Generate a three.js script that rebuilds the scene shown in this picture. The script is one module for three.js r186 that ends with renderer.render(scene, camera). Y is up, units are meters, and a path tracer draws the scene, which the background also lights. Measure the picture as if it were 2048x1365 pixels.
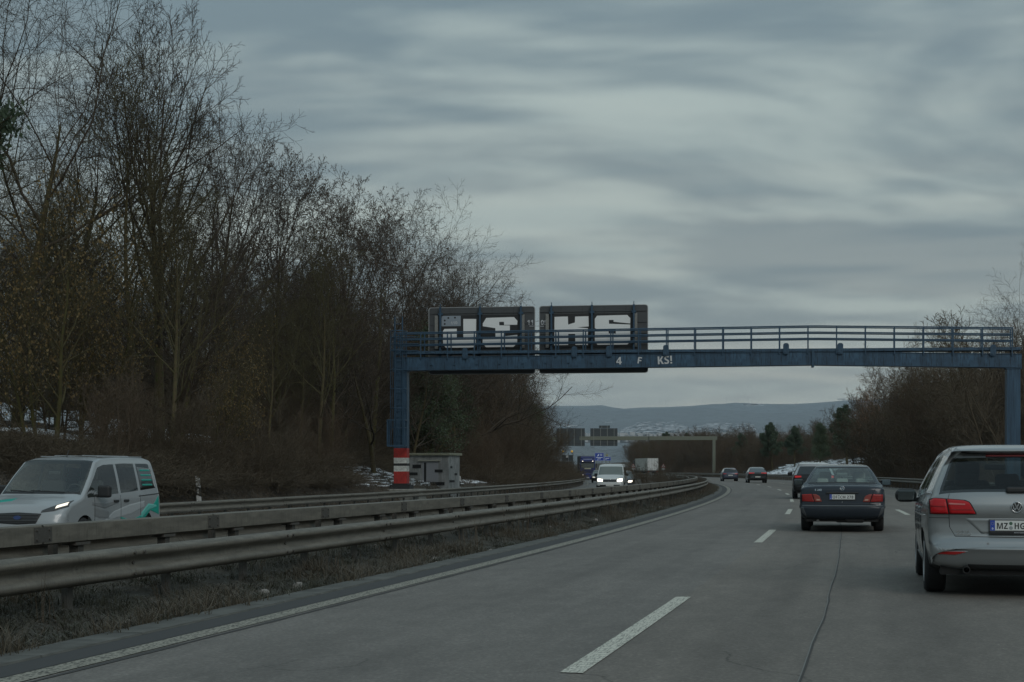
import * as THREE from 'three';
import { mergeGeometries } from 'three/addons/utils/BufferGeometryUtils.js';
import { RoundedBoxGeometry } from 'three/addons/geometries/RoundedBoxGeometry.js';
import { FontLoader } from 'three/addons/loaders/FontLoader.js';

// ---------------------------------------------------------------- camera
const scene = new THREE.Scene();
const FOCAL = 3129, EYE = 1.3;                                   // focal length for a picture 2048 wide; eye height in a car
const camera = new THREE.PerspectiveCamera(2 * Math.atan(682.5 / FOCAL) * 180 / Math.PI, 2048 / 1365, 0.3, 40000);
camera.position.set(0, EYE, 0);
camera.setViewOffset(2048, 1365, 0, -258.5, 2048, 1365);          // rising lens shift: the horizon lies low in the frame
camera.updateProjectionMatrix();

// ---------------------------------------------------------------- noise
function rng(seed) { let a = seed >>> 0; return () => { a = (a + 0x6d2b79f5) >>> 0; let t = Math.imul(a ^ (a >>> 15), 1 | a); t = (t + Math.imul(t ^ (t >>> 7), 61 | t)) ^ t; return ((t ^ (t >>> 14)) >>> 0) / 4294967296; }; }
const hash2 = (x, y, s = 0) => { let h = Math.imul(x, 374761393) ^ Math.imul(y, 668265263) ^ Math.imul(s, 1274126177); h = Math.imul(h ^ (h >>> 13), 1274126177); return ((h ^ (h >>> 16)) >>> 0) / 4294967296; };
function vnoise(x, y, s = 0, px = 0, py = 0) {                     // value noise, periodic when px / py are given
  const xi = Math.floor(x), yi = Math.floor(y); let fx = x - xi, fy = y - yi;
  fx = fx * fx * fx * (fx * (fx * 6 - 15) + 10); fy = fy * fy * fy * (fy * (fy * 6 - 15) + 10);
  const w = (i, p) => p ? ((i % p) + p) % p : i;
  const a = hash2(w(xi, px), w(yi, py), s), b = hash2(w(xi + 1, px), w(yi, py), s), c = hash2(w(xi, px), w(yi + 1, py), s), d = hash2(w(xi + 1, px), w(yi + 1, py), s);
  return a + (b - a) * fx + (c - a) * fy + (a - b - c + d) * fx * fy;
}
function fbm(x, y, oct, s = 0, px = 0, py = 0) { let v = 0, a = 0.5, n = 0; for (let i = 0; i < oct; i++) { v += a * vnoise(x, y, s + i, px, py); n += a; a *= 0.5; x *= 2; y *= 2; px *= 2; py *= 2; } return v / n; }
const clamp = (v, a = 0, b = 1) => Math.min(b, Math.max(a, v));
const lerp = (a, b, t) => a + (b - a) * t;
const smooth = (a, b, v) => { const t = clamp((v - a) / (b - a)); return t * t * (3 - 2 * t); };

// ---------------------------------------------------------------- sky: a low overcast of stratocumulus rolls, brighter overhead, thinner towards the horizon
{
  const W = 4096, H = 2048, data = new Float32Array(W * H * 4);
  for (let j = 0; j < H; j++) {
    const el = ((j + 0.5) / H - 0.5) * Math.PI, sy = Math.sin(el), cy = Math.cos(el);
    for (let i = 0; i < W; i++) {
      const az = ((i + 0.5) / W - 0.5) * 2 * Math.PI, dx = Math.cos(az) * cy, dz = Math.sin(az) * cy, o = (j * W + i) * 4;
      if (el < -0.01) { data[o] = 0.3; data[o + 1] = 0.34; data[o + 2] = 0.35; data[o + 3] = 1; continue; }
      const h = Math.max(sy, 0) + 0.09, px = dx / h, pz = dz / h;           // where the ray meets the cloud sheet
      const qx = px * 0.97 - pz * 0.24, qz = px * 0.24 + pz * 0.97;
      const wx = (fbm(px * 0.5 + 7, pz * 0.6, 3, 11) - 0.5) * 1.6, wz = (fbm(px * 0.5, pz * 0.6 + 9, 3, 23) - 0.5) * 1.3;
      const roll = fbm(qx * 0.85 + wx + 2, qz * 1.25 + wz, 4, 5), lump = fbm(px * 1.7 + wx * 2, pz * 3.4 + wz * 2, 5, 41), rag = fbm(px * 6 + wx * 5, pz * 9 + wz * 5, 4, 57), big = fbm(px * 0.34 + 3, pz * 0.4 + 1, 3, 77);
      let t = 0.5 + (roll - 0.5) * 1.5 + (lump - 0.5) * 1.1 + (rag - 0.5) * 0.42 * smooth(0.03, 0.12, sy) + (big - 0.5) * 0.7 - 0.11;
      t = smooth(0.08, 0.97, t);
      const up = 1 + 1.15 * Math.max(sy, 0);                                   // an overcast sky is brighter overhead
      const low = Math.exp(-Math.max(sy, 0) / 0.085);                            // thin warm light under the cloud edge
      const streak = smooth(0.38, 0.7, fbm(az * 7 + 3, el * 80 + 2, 3, 91));
      let r = lerp(0.155, 0.352, t), g = lerp(0.216, 0.424, t), b = lerp(0.25, 0.418, t);
      const wt = low * (0.5 + 0.5 * streak);
      r = lerp(r, 0.72, wt); g = lerp(g, 0.71, wt); b = lerp(b, 0.6, wt);
      data[o] = r * up; data[o + 1] = g * up; data[o + 2] = b * up; data[o + 3] = 1;
    }
  }
  const t = new THREE.DataTexture(data, W, H, THREE.RGBAFormat, THREE.FloatType);
  t.mapping = THREE.EquirectangularReflectionMapping; t.minFilter = t.magFilter = THREE.LinearFilter; t.needsUpdate = true;
  scene.background = t; scene.environment = t;
}
// ---------------------------------------------------------------- sun behind the cloud sheet: weak and very soft, high behind the right shoulder
const sun = new THREE.DirectionalLight(new THREE.Color(1.0, 0.97, 0.92), 0.9);
sun.position.set(45, 70, 40); sun.target.position.set(6, 0, -60); sun.castShadow = true; sun.shadow.radius = 60;
Object.assign(sun.shadow.camera, { left: -120, right: 120, top: 120, bottom: -120, near: 1, far: 400 }); sun.shadow.mapSize.set(4096, 4096);
scene.add(sun, sun.target);
const renderer = new THREE.WebGLRenderer({ antialias: true });
renderer.toneMapping = THREE.LinearToneMapping; renderer.toneMappingExposure = 0.9;
renderer.shadowMap.enabled = true; renderer.setSize(1024, 682);
scene.fog = new THREE.FogExp2(new THREE.Color(0.74, 0.88, 1.0), 0.000052);

// ---------------------------------------------------------------- naming and building helpers
const used = new Map();
function numbered(name) { const n = used.get(name) ?? 0; used.set(name, n + 1); return n ? name + '_' + String(n).padStart(3, '0') : name; }
function tag(o, label, category, group, kind) { if (label) o.userData.label = label; if (category) o.userData.category = category; if (group) o.userData.group = group; if (kind) o.userData.kind = kind; return o; }
function thing(name, label, category, group) { const g = new THREE.Group(); g.name = numbered(name); scene.add(g); return tag(g, label, category, group); }
function obj(name, geo, mat, parent = scene) {
  const m = new THREE.Mesh(Array.isArray(geo) ? merge(geo) : geo, mat); m.name = parent === scene ? numbered(name) : name;
  m.castShadow = m.receiveShadow = true; parent.add(m); return m;
}
function struct(name, geo, mat, parent = scene) { const m = obj(name, geo, mat, parent); if (parent === scene) m.userData.kind = 'structure'; return m; }
function merge(list) {
  const plain = list.map((g) => { const q = g.index ? g.toNonIndexed() : g.clone(); for (const k of Object.keys(q.attributes)) if (!['position', 'normal', 'uv'].includes(k)) q.deleteAttribute(k); if (!q.attributes.uv) q.setAttribute('uv', new THREE.BufferAttribute(new Float32Array(q.attributes.position.count * 2), 2)); return q; });
  return mergeGeometries(plain);
}
function dup(root, label, group) { const r = root.clone(); r.name = numbered(root.name.replace(/_\d{3}$/, '')); r.userData = { ...root.userData }; if (label) r.userData.label = label; if (group) r.userData.group = group; scene.add(r); return r; }
const box = (w, h, d, x = 0, y = 0, z = 0, ry = 0, rz = 0, rx = 0) => { const g = new THREE.BoxGeometry(w, h, d); if (rz) g.rotateZ(rz); if (rx) g.rotateX(rx); if (ry) g.rotateY(ry); return g.translate(x, y, z); };
const rbox = (w, h, d, r, x = 0, y = 0, z = 0, seg = 2) => new RoundedBoxGeometry(w, h, d, seg, r).translate(x, y, z);
const cyl = (r0, r1, h, n, x = 0, y = 0, z = 0) => new THREE.CylinderGeometry(r1, r0, h, n).translate(x, y, z);
function bar(a, b, r, n = 6) {                                       // round bar from a to b
  const A = new THREE.Vector3(...a), B = new THREE.Vector3(...b), d = B.clone().sub(A), g = new THREE.CylinderGeometry(r, r, d.length(), n);
  g.applyQuaternion(new THREE.Quaternion().setFromUnitVectors(new THREE.Vector3(0, 1, 0), d.normalize())); return g.translate((A.x + B.x) / 2, (A.y + B.y) / 2, (A.z + B.z) / 2);
}
class Tubes {                                                        // many tapered tubes in one geometry
  constructor() { this.p = []; this.n = []; this.i = []; this.u = []; }
  tube(pts, rad, sides) {
    const base = this.p.length / 3; let ax = 0.13, ay = 0.2, az = 0.97, len = 0;
    for (let k = 0; k < pts.length; k++) {
      const a = pts[Math.max(0, k - 1)], b = pts[Math.min(pts.length - 1, k + 1)];
      let tx = b[0] - a[0], ty = b[1] - a[1], tz = b[2] - a[2]; const l = Math.hypot(tx, ty, tz) || 1; tx /= l; ty /= l; tz /= l;
      if (k) len += Math.hypot(pts[k][0] - pts[k - 1][0], pts[k][1] - pts[k - 1][1], pts[k][2] - pts[k - 1][2]);
      if (k === 0 && Math.abs(tz) > 0.9) { ax = 1; ay = 0.1; az = 0.1; }
      let dt = ax * tx + ay * ty + az * tz; ax -= dt * tx; ay -= dt * ty; az -= dt * tz; const al = Math.hypot(ax, ay, az) || 1; ax /= al; ay /= al; az /= al;
      const bx = ty * az - tz * ay, by = tz * ax - tx * az, bz = tx * ay - ty * ax;
      for (let s = 0; s < sides; s++) {
        const f = s / sides * Math.PI * 2, c = Math.cos(f), sn = Math.sin(f), nx = ax * c + bx * sn, ny = ay * c + by * sn, nz = az * c + bz * sn;
        this.p.push(pts[k][0] + nx * rad[k], pts[k][1] + ny * rad[k], pts[k][2] + nz * rad[k]); this.n.push(nx, ny, nz); this.u.push(s / sides * 2, len * 0.8);
        if (k) { const o = base + (k - 1) * sides, q = (s + 1) % sides; this.i.push(o + s, o + q, o + sides + s, o + q, o + sides + q, o + sides + s); }
      }
    }
  }
  geo() { const g = new THREE.BufferGeometry(); g.setAttribute('position', new THREE.Float32BufferAttribute(this.p, 3)); g.setAttribute('normal', new THREE.Float32BufferAttribute(this.n, 3)); g.setAttribute('uv', new THREE.Float32BufferAttribute(this.u, 2)); g.setIndex(this.i); return g; }
}
function grid(nu, nv, f, uvf) {                                       // f(i, j) -> [x, y, z]
  const p = [], u = [], ix = [];
  for (let i = 0; i <= nu; i++) for (let j = 0; j <= nv; j++) { p.push(...f(i, j)); u.push(...(uvf ? uvf(i, j) : [i / nu, j / nv])); }
  for (let i = 0; i < nu; i++) for (let j = 0; j < nv; j++) { const a = i * (nv + 1) + j, b = a + nv + 1; ix.push(a, b, a + 1, b, b + 1, a + 1); }
  const g = new THREE.BufferGeometry(); g.setAttribute('position', new THREE.Float32BufferAttribute(p, 3)); g.setAttribute('uv', new THREE.Float32BufferAttribute(u, 2)); g.setIndex(ix); g.computeVertexNormals(); return g;
}
function dataTex(w, h, f, srgb = true, rep = [1, 1]) {               // f(x, y) -> [r, g, b] in 0..1 (display values when srgb)
  const d = new Uint8Array(w * h * 4); for (let y = 0; y < h; y++) for (let x = 0; x < w; x++) { const c = f(x, y), o = (y * w + x) * 4; d[o] = clamp(c[0]) * 255; d[o + 1] = clamp(c[1]) * 255; d[o + 2] = clamp(c[2]) * 255; d[o + 3] = 255; }
  const t = new THREE.DataTexture(d, w, h); t.wrapS = t.wrapT = THREE.RepeatWrapping; t.magFilter = THREE.LinearFilter; t.minFilter = THREE.LinearMipmapLinearFilter; t.generateMipmaps = true; if (srgb) t.colorSpace = THREE.SRGBColorSpace; t.repeat.set(...rep); t.needsUpdate = true; return t;
}
const toS = (l) => l <= 0.0031308 ? l * 12.92 : 1.055 * Math.pow(l, 1 / 2.4) - 0.055;
function canvasTex(w, h, draw) { const c = document.createElement('canvas'); c.width = w; c.height = h; draw(c.getContext('2d'), w, h); const t = new THREE.CanvasTexture(c); t.colorSpace = THREE.SRGBColorSpace; t.magFilter = THREE.LinearFilter; return t; }
const lin = (r, g, b) => new THREE.Color().setRGB(r, g, b);
const std = (r, g, b, rough = 0.8, extra = {}) => new THREE.MeshStandardMaterial({ color: lin(r, g, b), roughness: rough, ...extra });
const phys = (r, g, b, rough, extra = {}) => new THREE.MeshPhysicalMaterial({ color: lin(r, g, b), roughness: rough, ...extra });
const font = await new FontLoader().loadAsync('fonts/droid/droid_sans_bold.typeface.json');
function textGeo(str, size, depth) {                                  // flat raised lettering, centred
  const shapes = font.generateShapes(str, size), g = new THREE.ExtrudeGeometry(shapes, { depth, bevelEnabled: false, curveSegments: 4 }); g.computeBoundingBox();
  const b = g.boundingBox; return g.translate(-(b.min.x + b.max.x) / 2, -(b.min.y + b.max.y) / 2, 0);
}
function plateShape(pts, depth, bevel = 0) { const s = new THREE.Shape(pts.map((p) => new THREE.Vector2(...p))); return new THREE.ExtrudeGeometry(s, { depth, bevelEnabled: bevel > 0, bevelSize: bevel, bevelThickness: bevel, bevelSegments: 1, curveSegments: 6 }); }
function roundRect(w, h, r) { const s = new THREE.Shape(), x = -w / 2, y = -h / 2; s.moveTo(x + r, y); s.lineTo(x + w - r, y); s.quadraticCurveTo(x + w, y, x + w, y + r); s.lineTo(x + w, y + h - r); s.quadraticCurveTo(x + w, y + h, x + w - r, y + h); s.lineTo(x + r, y + h); s.quadraticCurveTo(x, y + h, x, y + h - r); s.lineTo(x, y + r); s.quadraticCurveTo(x, y, x + r, y); return s; }

// ---------------------------------------------------------------- the road's line: distance Z ahead of the eye, offset o to the left of the first dashed line
const X1 = (Z) => { if (Z <= 192) return -2 + 0.243 * Z - 0.00051 * Z * Z; const q = Math.min(Z, 450) - 192; return -2 + 0.243 * 192 - 0.00051 * 36864 + 0.0472 * q - 0.00025 * q * q + (Z > 450 ? -0.0818 * (Z - 450) : 0); };
const M1 = (Z) => Z <= 192 ? 0.243 - 0.00102 * Z : 0.0472 - 0.0005 * (Math.min(Z, 450) - 192);
const heading = (Z) => -Math.atan(M1(Z));
function flatPoint(Z, o) { const m = M1(Z), n = Math.hypot(1, m); return [X1(Z) - o / n, -Z - m * o / n]; }
function pathOf(x, z) { let Z = -z, o = 0; for (let k = 0; k < 6; k++) { const m = M1(Z), n = Math.hypot(1, m); o = (X1(Z) - x) * n; o -= 0; const q = flatPoint(Z, o); Z += (-z) - (-q[1]); o += (q[0] - x) * 0.9; } return [Z, o]; }
function lineTable(o, table) { if (o <= table[0][0]) return table[0][1]; for (let k = 1; k < table.length; k++) if (o <= table[k][0]) { const [a, b] = [table[k - 1], table[k]]; return lerp(a[1], b[1], (o - a[0]) / (b[0] - a[0])); } return table[table.length - 1][1]; }
function elev(Z, o) {
  if (o >= -9.3 && o <= 3.72) return 0;
  if (o > 3.72 && o < 17.35) return lineTable(o, [[3.72, 0], [4.2, -0.05], [5.2, -0.2], [7.1, -0.22], [7.4, -0.22], [14.5, -0.26], [16.6, -0.36], [17.35, -0.42]]);
  if (o >= 17.35) {
    const k = lerp(1, 0.5, smooth(60, 105, Z)), far = smooth(18.2, 60, o);
    return lerp(-0.42, 0.42, smooth(17.35, 18.6, o)) + Math.max(0, o - 18.3) * 0.27 * k * (1 - 0.45 * far) + (o > 19 ? (vnoise(o * 0.35, Z * 0.2, 3) - 0.5) * 0.5 * smooth(19, 23, o) : 0);
  }
  const q = -9.3 - o, b = lerp(0.35, 1, smooth(130, 190, Z));
  return Math.min(q, 9) * 0.3 * b * smooth(0, 2, q) + Math.max(0, q - 9) * 0.05 + (q > 2 ? (vnoise(o * 0.4, Z * 0.25, 8) - 0.5) * 0.5 * smooth(2, 5, q) : 0);
}
const P = (Z, o, dy = 0) => { const q = flatPoint(Z, o); return [q[0], elev(Z, o) + dy, q[1]]; };
const groundAt = (x, z) => { const [Z, o] = pathOf(x, z); return elev(Z, o); };
function place(g, Z, o, dy = 0, turn = 0) { const p = P(Z, o, dy); g.position.set(...p); g.rotation.y = heading(Z) + turn; return g; }
function sheet(o0, o1, Z0, Z1, dy, stepZ, no = 1, uvScale = [1, 1], offs) {    // a sheet that follows the road; uv in metres
  const nz = Math.max(1, Math.ceil((Z1 - Z0) / stepZ)), os = offs ?? Array.from({ length: no + 1 }, (_, k) => lerp(o0, o1, k / no));
  return grid(nz, os.length - 1, (i, j) => P(lerp(Z0, Z1, i / nz), os[j], dy), (i, j) => [-os[j] * uvScale[0], lerp(Z0, Z1, i / nz) * uvScale[1]]);
}

// ================================================================ GROUND AND ROAD
const T = {};
{
  const W = 1024, H = 2048;                                           // 13.4 m across, 40 m along
  const cracks = new Float32Array(W * H), r = rng(5);
  const scratch = (x, y, n, ang, wob, dark) => { for (let k = 0; k < n; k++) { ang += (r() - 0.5) * wob; x += Math.cos(ang); y += Math.sin(ang); const X = ((x | 0) + W) % W, Y = ((y | 0) + H * 4) % H; cracks[Y * W + X] = Math.max(cracks[Y * W + X], dark); if (r() < 0.4) cracks[Y * W + (X + 1) % W] = Math.max(cracks[Y * W + (X + 1) % W], dark * 0.7); } };
  for (let k = 0; k < 16; k++) scratch(r() * 260 + 40, r() * H, 60 + r() * 160, Math.PI / 2 + (r() - 0.5) * 0.5, 0.5, 0.35 + r() * 0.35);
  for (let k = 0; k < 8; k++) scratch(r() * W, r() * H, 40 + r() * 120, (r() - 0.5) * 0.5, 0.5, 0.3 + r() * 0.3);
  const lanes = [[0, 1.0], [3.3, 1.0], [4.75, 0.97], [4.8, 1.06], [8.1, 1.04], [13.4, 0.98]];
  const laneTone = (m) => lineTable(m, lanes);
  T.asphalt = dataTex(W, H, (x, y) => {
    const m = x / W * 13.4, a = fbm(x / 128, y / 128, 4, 1, 8, 16), st = fbm(x / 20, y / 512, 3, 9, 51, 4), g = hash2(x, y, 3), g2 = hash2(x >> 1, y >> 1, 4);
    const track = [0.95, 2.55, 4.3, 5.9, 7.7, 9.3].reduce((s, c) => s + Math.exp(-(((m - c) / 0.42) ** 2)), 0);
    const oil = [1.75, 5.1, 8.5].reduce((s, c) => s + Math.exp(-(((m - c) / 0.3) ** 2)), 0), mot = fbm(x / 14, y / 22, 3, 13, 73, 93);
    let v = 0.158 * laneTone(m) * (0.8 + 0.3 * a + 0.3 * (st - 0.5) + 0.26 * (mot - 0.5)) * (1 - 0.1 * track) * (1 - 0.08 * oil * (0.5 + a)) * (0.78 + 0.34 * g * g2 + 0.2 * g);
    v *= 1 - cracks[y * W + x] * 0.75;
    if (hash2(x, y, 77) > 0.9994) v *= 1.9;
    const warm = m < 4.78 ? 1 : 0; return [toS(v * (1.09 + 0.03 * warm)), toS(v * 1.0), toS(v * (0.9 - 0.03 * warm))];
  });
  T.asphaltBump = dataTex(512, 512, (x, y) => { const v = 0.5 * hash2(x, y, 8) + 0.3 * hash2(x >> 1, y >> 1, 9) + 0.2 * fbm(x / 32, y / 32, 3, 2, 16, 16); return [v, v, v]; }, false, [13.4 / 1.5, 40 / 1.5]);
  T.litter = dataTex(1024, 1024, (x, y) => {
    const a = fbm(x / 64, y / 64, 5, 21, 16, 16), g = hash2(x >> 1, y >> 1, 5), c = fbm(x / 16, y / 16, 3, 31, 64, 64), k = 0.35 + a * 0.9 + (g - 0.5) * 0.6;
    return c > 0.62 ? [toS(0.085 * k), toS(0.058 * k), toS(0.034 * k)] : [toS(0.052 * k), toS(0.04 * k), toS(0.027 * k)];
  });
  T.soil = dataTex(512, 512, (x, y) => { const a = fbm(x / 64, y / 64, 5, 61, 8, 8), g = hash2(x, y, 6), k = 0.4 + a * 0.8 + (g - 0.5) * 0.7; return [toS(0.06 * k), toS(0.052 * k), toS(0.038 * k)]; });
  T.grime = dataTex(1024, 256, (x, y) => { const a = fbm(x / 64, y / 8, 4, 71, 16, 32), b = fbm(x / 8, y / 64, 3, 73, 128, 4), g = hash2(x, y, 7), k = 0.74 + 0.3 * a + 0.14 * (b - 0.5) + 0.1 * (g - 0.5) - (b > 0.72 ? 0.12 : 0); return [k, k * 0.985, k * 0.955]; });
  T.concrete = dataTex(512, 512, (x, y) => { const a = fbm(x / 64, y / 64, 5, 81, 8, 8), b = fbm(x / 16, y / 128, 3, 83, 32, 4), g = hash2(x, y, 8), k = 0.72 + 0.3 * a + 0.18 * (b - 0.5) + 0.12 * (g - 0.5); return [k, k, k * 0.98]; });
  T.mark = dataTex(256, 1024, (x, y) => { const a = fbm(x / 12, y / 24, 4, 91, 21, 42), g = hash2(x, y, 9), rib = 0.5 + 0.5 * Math.sin(y / 1024 * Math.PI * 2 * 26), worn = smooth(0.5, 0.72, a), k = (0.94 - 0.13 * rib * rib + (g - 0.5) * 0.14) * (1 - 0.3 * worn); return [k, k * 0.99, k * 0.95]; });
  T.line = dataTex(128, 1024, (x, y) => { const a = fbm(x / 8, y / 8, 4, 95, 16, 128), g = hash2(x, y, 19), k = (0.78 + (g - 0.5) * 0.2) * (1 - 0.5 * smooth(0.45, 0.75, a)); return [k, k * 0.985, k * 0.94]; });
  T.bark = dataTex(256, 512, (x, y) => { const a = fbm(x / 10, y / 60, 4, 101, 25, 8), b = fbm(x / 40, y / 40, 3, 103, 6, 12), g = hash2(x, y, 11), k = 0.45 + 0.75 * a + 0.2 * (g - 0.5), moss = smooth(0.5, 0.75, b); return [k * lerp(1, 0.86, moss), k * lerp(0.93, 0.97, moss), k * lerp(0.8, 0.6, moss)]; });
  T.steel = dataTex(1024, 512, (x, y) => { const a = fbm(x / 10, y / 128, 4, 121, 102, 4), c = fbm(x / 64, y / 64, 4, 123, 16, 8), s = fbm(x / 6, y / 6, 2, 125, 170, 85), g = hash2(x, y, 12), k = 0.72 + 0.4 * (c - 0.2) - 0.35 * smooth(0.55, 0.8, a) + 0.06 * (g - 0.5), ru = smooth(0.74, 0.84, s) * smooth(0.45, 0.7, c) * 0.7; return [lerp(k, 0.95, ru * 0.5), lerp(k, 0.45, ru * 0.6), lerp(k, 0.25, ru)]; });
  T.hill = dataTex(1024, 512, (x, y) => { const a = fbm(x / 24, y / 10, 5, 111, 42, 51), k = 0.55 + 0.9 * a; return [k, k, k]; });
}
const mound = (o) => 0.36 * smooth(4.3, 5.9, o) * (1 - smooth(6.3, 7.2, o));   // the median is heaped up between its barriers
const asphalt = std(1, 1, 1, 0.82, { map: T.asphalt, bumpMap: T.asphaltBump, bumpScale: 0.006 });
const litter = std(1, 1, 1, 0.95, { map: T.litter }), soil = std(1, 1, 1, 0.95, { map: T.soil });
T.soil.repeat.set(1, 1);
{
  // one base sheet out to the horizon, then the shaped ground either side of the road
  struct('ground', grid(40, 40, (i, j) => { const a = i / 40 * Math.PI * 2, r = 16000 * Math.pow(j / 40, 2.2) + 2; return [Math.sin(a) * r, -2.2, -Math.cos(a) * r]; }, (i, j) => [i * 3, j * 3]), std(0.06, 0.06, 0.05, 0.95, {}));
  const left = [17.3, 17.6, 17.9, 18.2, 18.6, 19.2, 20, 21, 22, 23.5, 25, 27, 29, 32, 36, 41, 48, 58, 75, 110, 190, 320], right = [-420, -250, -140, -80, -55, -40, -32, -26, -22, -19, -17, -15.5, -14, -12.8, -11.8, -10.9, -10.1, -9.5, -9.28];
  struct('embankment', sheet(0, 0, -30, 900, 0, 3, 1, [0.25, 0.25], left), litter);
  struct('verge', sheet(0, 0, -30, 900, 0, 3, 1, [0.25, 0.25], right), litter);
  struct('road', sheet(-9.3, 3.72, -30, 700, 0, 4, 4, [1 / 13.4, 1 / 40]), asphalt);
  const asphalt2 = std(0.86, 0.9, 0.94, 0.8, { map: T.asphalt, bumpMap: T.asphaltBump, bumpScale: 0.006 });
  struct('opposite_road', sheet(7.3, 17.32, -30, 700, 0, 4, 4, [1 / 13.4, 1 / 40]), asphalt2);
  { const os = [4.02, 4.3, 4.6, 4.9, 5.2, 5.6, 6.0, 6.4, 6.8, 7.1, 7.32]; struct('median_strip', grid(180, os.length - 1, (i, j) => P(-30 + i * 4, os[j], mound(os[j]) * (0.8 + 0.5 * vnoise(i * 0.9, j * 0.4, 6))), (i, j) => [os[j] * 0.5, i * 2]), soil); }
  // drainage gutter along the left edge: dark joint, then pale channel stones
  const gutter = std(0.05, 0.05, 0.05, 0.9), channel = std(0.13, 0.13, 0.122, 0.9, { map: T.concrete });
  struct('gutter', sheet(3.42, 3.76, -30, 300, 0.004, 3, 1), gutter);
  const ch = thing('gutter_channel', 'pale concrete channel blocks beside the left edge line', 'kerb'); 
  for (let k = 0; k < 90; k++) { const a = k * 1.5 - 2, n = 2; obj('block', [grid(n, 3, (i, j) => { const q = P(a + 0.003 + 1.494 * i / n, [3.74, 3.745, 4.06, 4.07][j], 0); q[1] = [-0.01, 0.012 + hash2(k, 3) * 0.006, 0.012, -0.08][j]; return q; }, (i, j) => [j * 0.1 + k * 0.37, i * 0.7])], channel, ch); }
  // tar-filled joint along the middle lane and a few sealed cracks
  const tar = std(0.055, 0.054, 0.052, 0.95), wob = (Z, s, a) => (fbm(Z * 0.35, s, 3, s) - 0.5) * a;
  const seam = (o, Z0, Z1, w, dy, s, a) => grid(Math.ceil((Z1 - Z0) / 0.25), 1, (i, j) => { const Z = Z0 + 0.25 * i; return P(Z, o + wob(Z, s, a) + (j - 0.5) * w * (0.6 + 0.8 * vnoise(Z * 3, s, 2)), dy); });
  const joint = struct('road_joint', seam(-1.45, -5, 190, 0.014, 0.004, 4, 0.05), tar);
  struct('road_joint', seam(-1.437, -5, 190, 0.007, 0.0045, 4, 0.05), std(0.2, 0.2, 0.19, 0.9));
  struct('edge_joint', seam(3.14, -5, 160, 0.045, 0.004, 7, 0.02), tar);
  // painted markings
  const markMat = std(0.72, 0.72, 0.68, 0.75, { map: T.mark, bumpMap: T.mark, bumpScale: 0.002 }), lineMat = std(0.5, 0.49, 0.45, 0.8, { map: T.line });
  const strip = (o, w, Z0, Z1, dy) => sheet(o - w / 2, o + w / 2, Z0, Z1, dy, 1.5, 1, [1 / w, 1 / 3]);
  for (const [o, n, z0] of [[0, 26, -8], [-3.45, 24, 10 - 18], [11.0, 20, 4], [14.3, 20, 12]]) for (let k = 0; k < n; k++) {
    const Z = z0 + k * 18; const m = obj('lane_dash', strip(o, 0.15, Z, Z + 6, 0.006), markMat); m.userData.kind = 'structure';
  }
  struct('edge_line', strip(3.3, 0.2, -20, 420, 0.006), lineMat); struct('edge_line', strip(-6.95, 0.2, -20, 420, 0.006), lineMat);
  struct('edge_line', strip(7.75, 0.2, -20, 420, 0.006), lineMat); struct('edge_line', strip(16.5, 0.15, -20, 420, 0.006), lineMat);
}
// ================================================================ SAFETY BARRIERS
const railMat = std(0.2, 0.188, 0.165, 0.62, { map: T.grime, metalness: 0.15 }), railDark = std(0.1, 0.095, 0.088, 0.7, { map: T.grime });
const W_BEAM = [[-0.155, 0.0], [-0.148, 0.022], [-0.128, 0.07], [-0.1, 0.083], [-0.065, 0.078], [-0.035, 0.022], [0, 0.008], [0.035, 0.022], [0.065, 0.078], [0.1, 0.083], [0.128, 0.07], [0.148, 0.022], [0.155, 0.0]];
function beamBarrier(name, label, off, height, face, Z0, Z1, postEvery, group) {   // face +1: the wave faces left (+o), -1: right
  const t = thing(name, label, 'guardrail', group), L = 4;
  for (let a = Z0, k = 0; a < Z1; a += L, k++) {
    const n = 4, jit = (hash2(k, 7, off * 10 | 0) - 0.5) * 0.006, prof = [...W_BEAM, ...W_BEAM.slice().reverse().map(([y, d]) => [y, d - 0.006])];
    prof.push(prof[0]);
    const g = grid(n, prof.length - 1, (i, j) => { const Z = a + (L + 0.12) * i / n, o = (typeof off === 'function' ? off(Z) : off); const q = P(Z, o, 0), p2 = P(Z, o + face * (prof[j][1] + (k % 2 ? 0.004 : 0)), 0); return [p2[0], q[1] + height - 0.155 + prof[j][0] + jit, p2[2]]; }, (i, j) => [a * 0.25 + i / n, j / prof.length]);
    obj('rail_panel', g, railMat, t);
    if (a < 64 && a > 4) { const o = typeof off === 'function' ? off(a) : off, q = P(a + 0.06, o, height - 0.155), list = []; for (const dy of [-0.1, 0.1]) for (const dz of [-0.1, 0.1]) list.push(new THREE.CylinderGeometry(0.016, 0.016, 0.02, 8).rotateZ(Math.PI / 2).translate(-face * 0.094, dy, dz)); list.push(new THREE.CylinderGeometry(0.018, 0.018, 0.02, 8).rotateZ(Math.PI / 2).translate(-face * 0.02, 0, 0)); const m = obj('splice_bolts', list, railDark, t); m.userData.kind = 'stuff'; m.position.set(...q); m.rotation.y = heading(a); }
  }
  for (let Z = Z0 + 1; Z < Z1; Z += postEvery) {
    const o = (typeof off === 'function' ? off(Z) : off), p = P(Z, o - face * 0.09, 0);
    const g = box(0.06, height - 0.03, 0.1, 0, (height - 0.03) / 2, 0); const m = obj('post', [g, box(0.09, 0.1, 0.08, face * -0.05, height - 0.15, 0), bar([face * -0.1, height - 0.15, 0], [face * -0.005, height - 0.15, 0], 0.02, 6)], railDark, t); m.position.set(...p); m.rotation.y = heading(Z);
  }
  return t;
}
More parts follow.
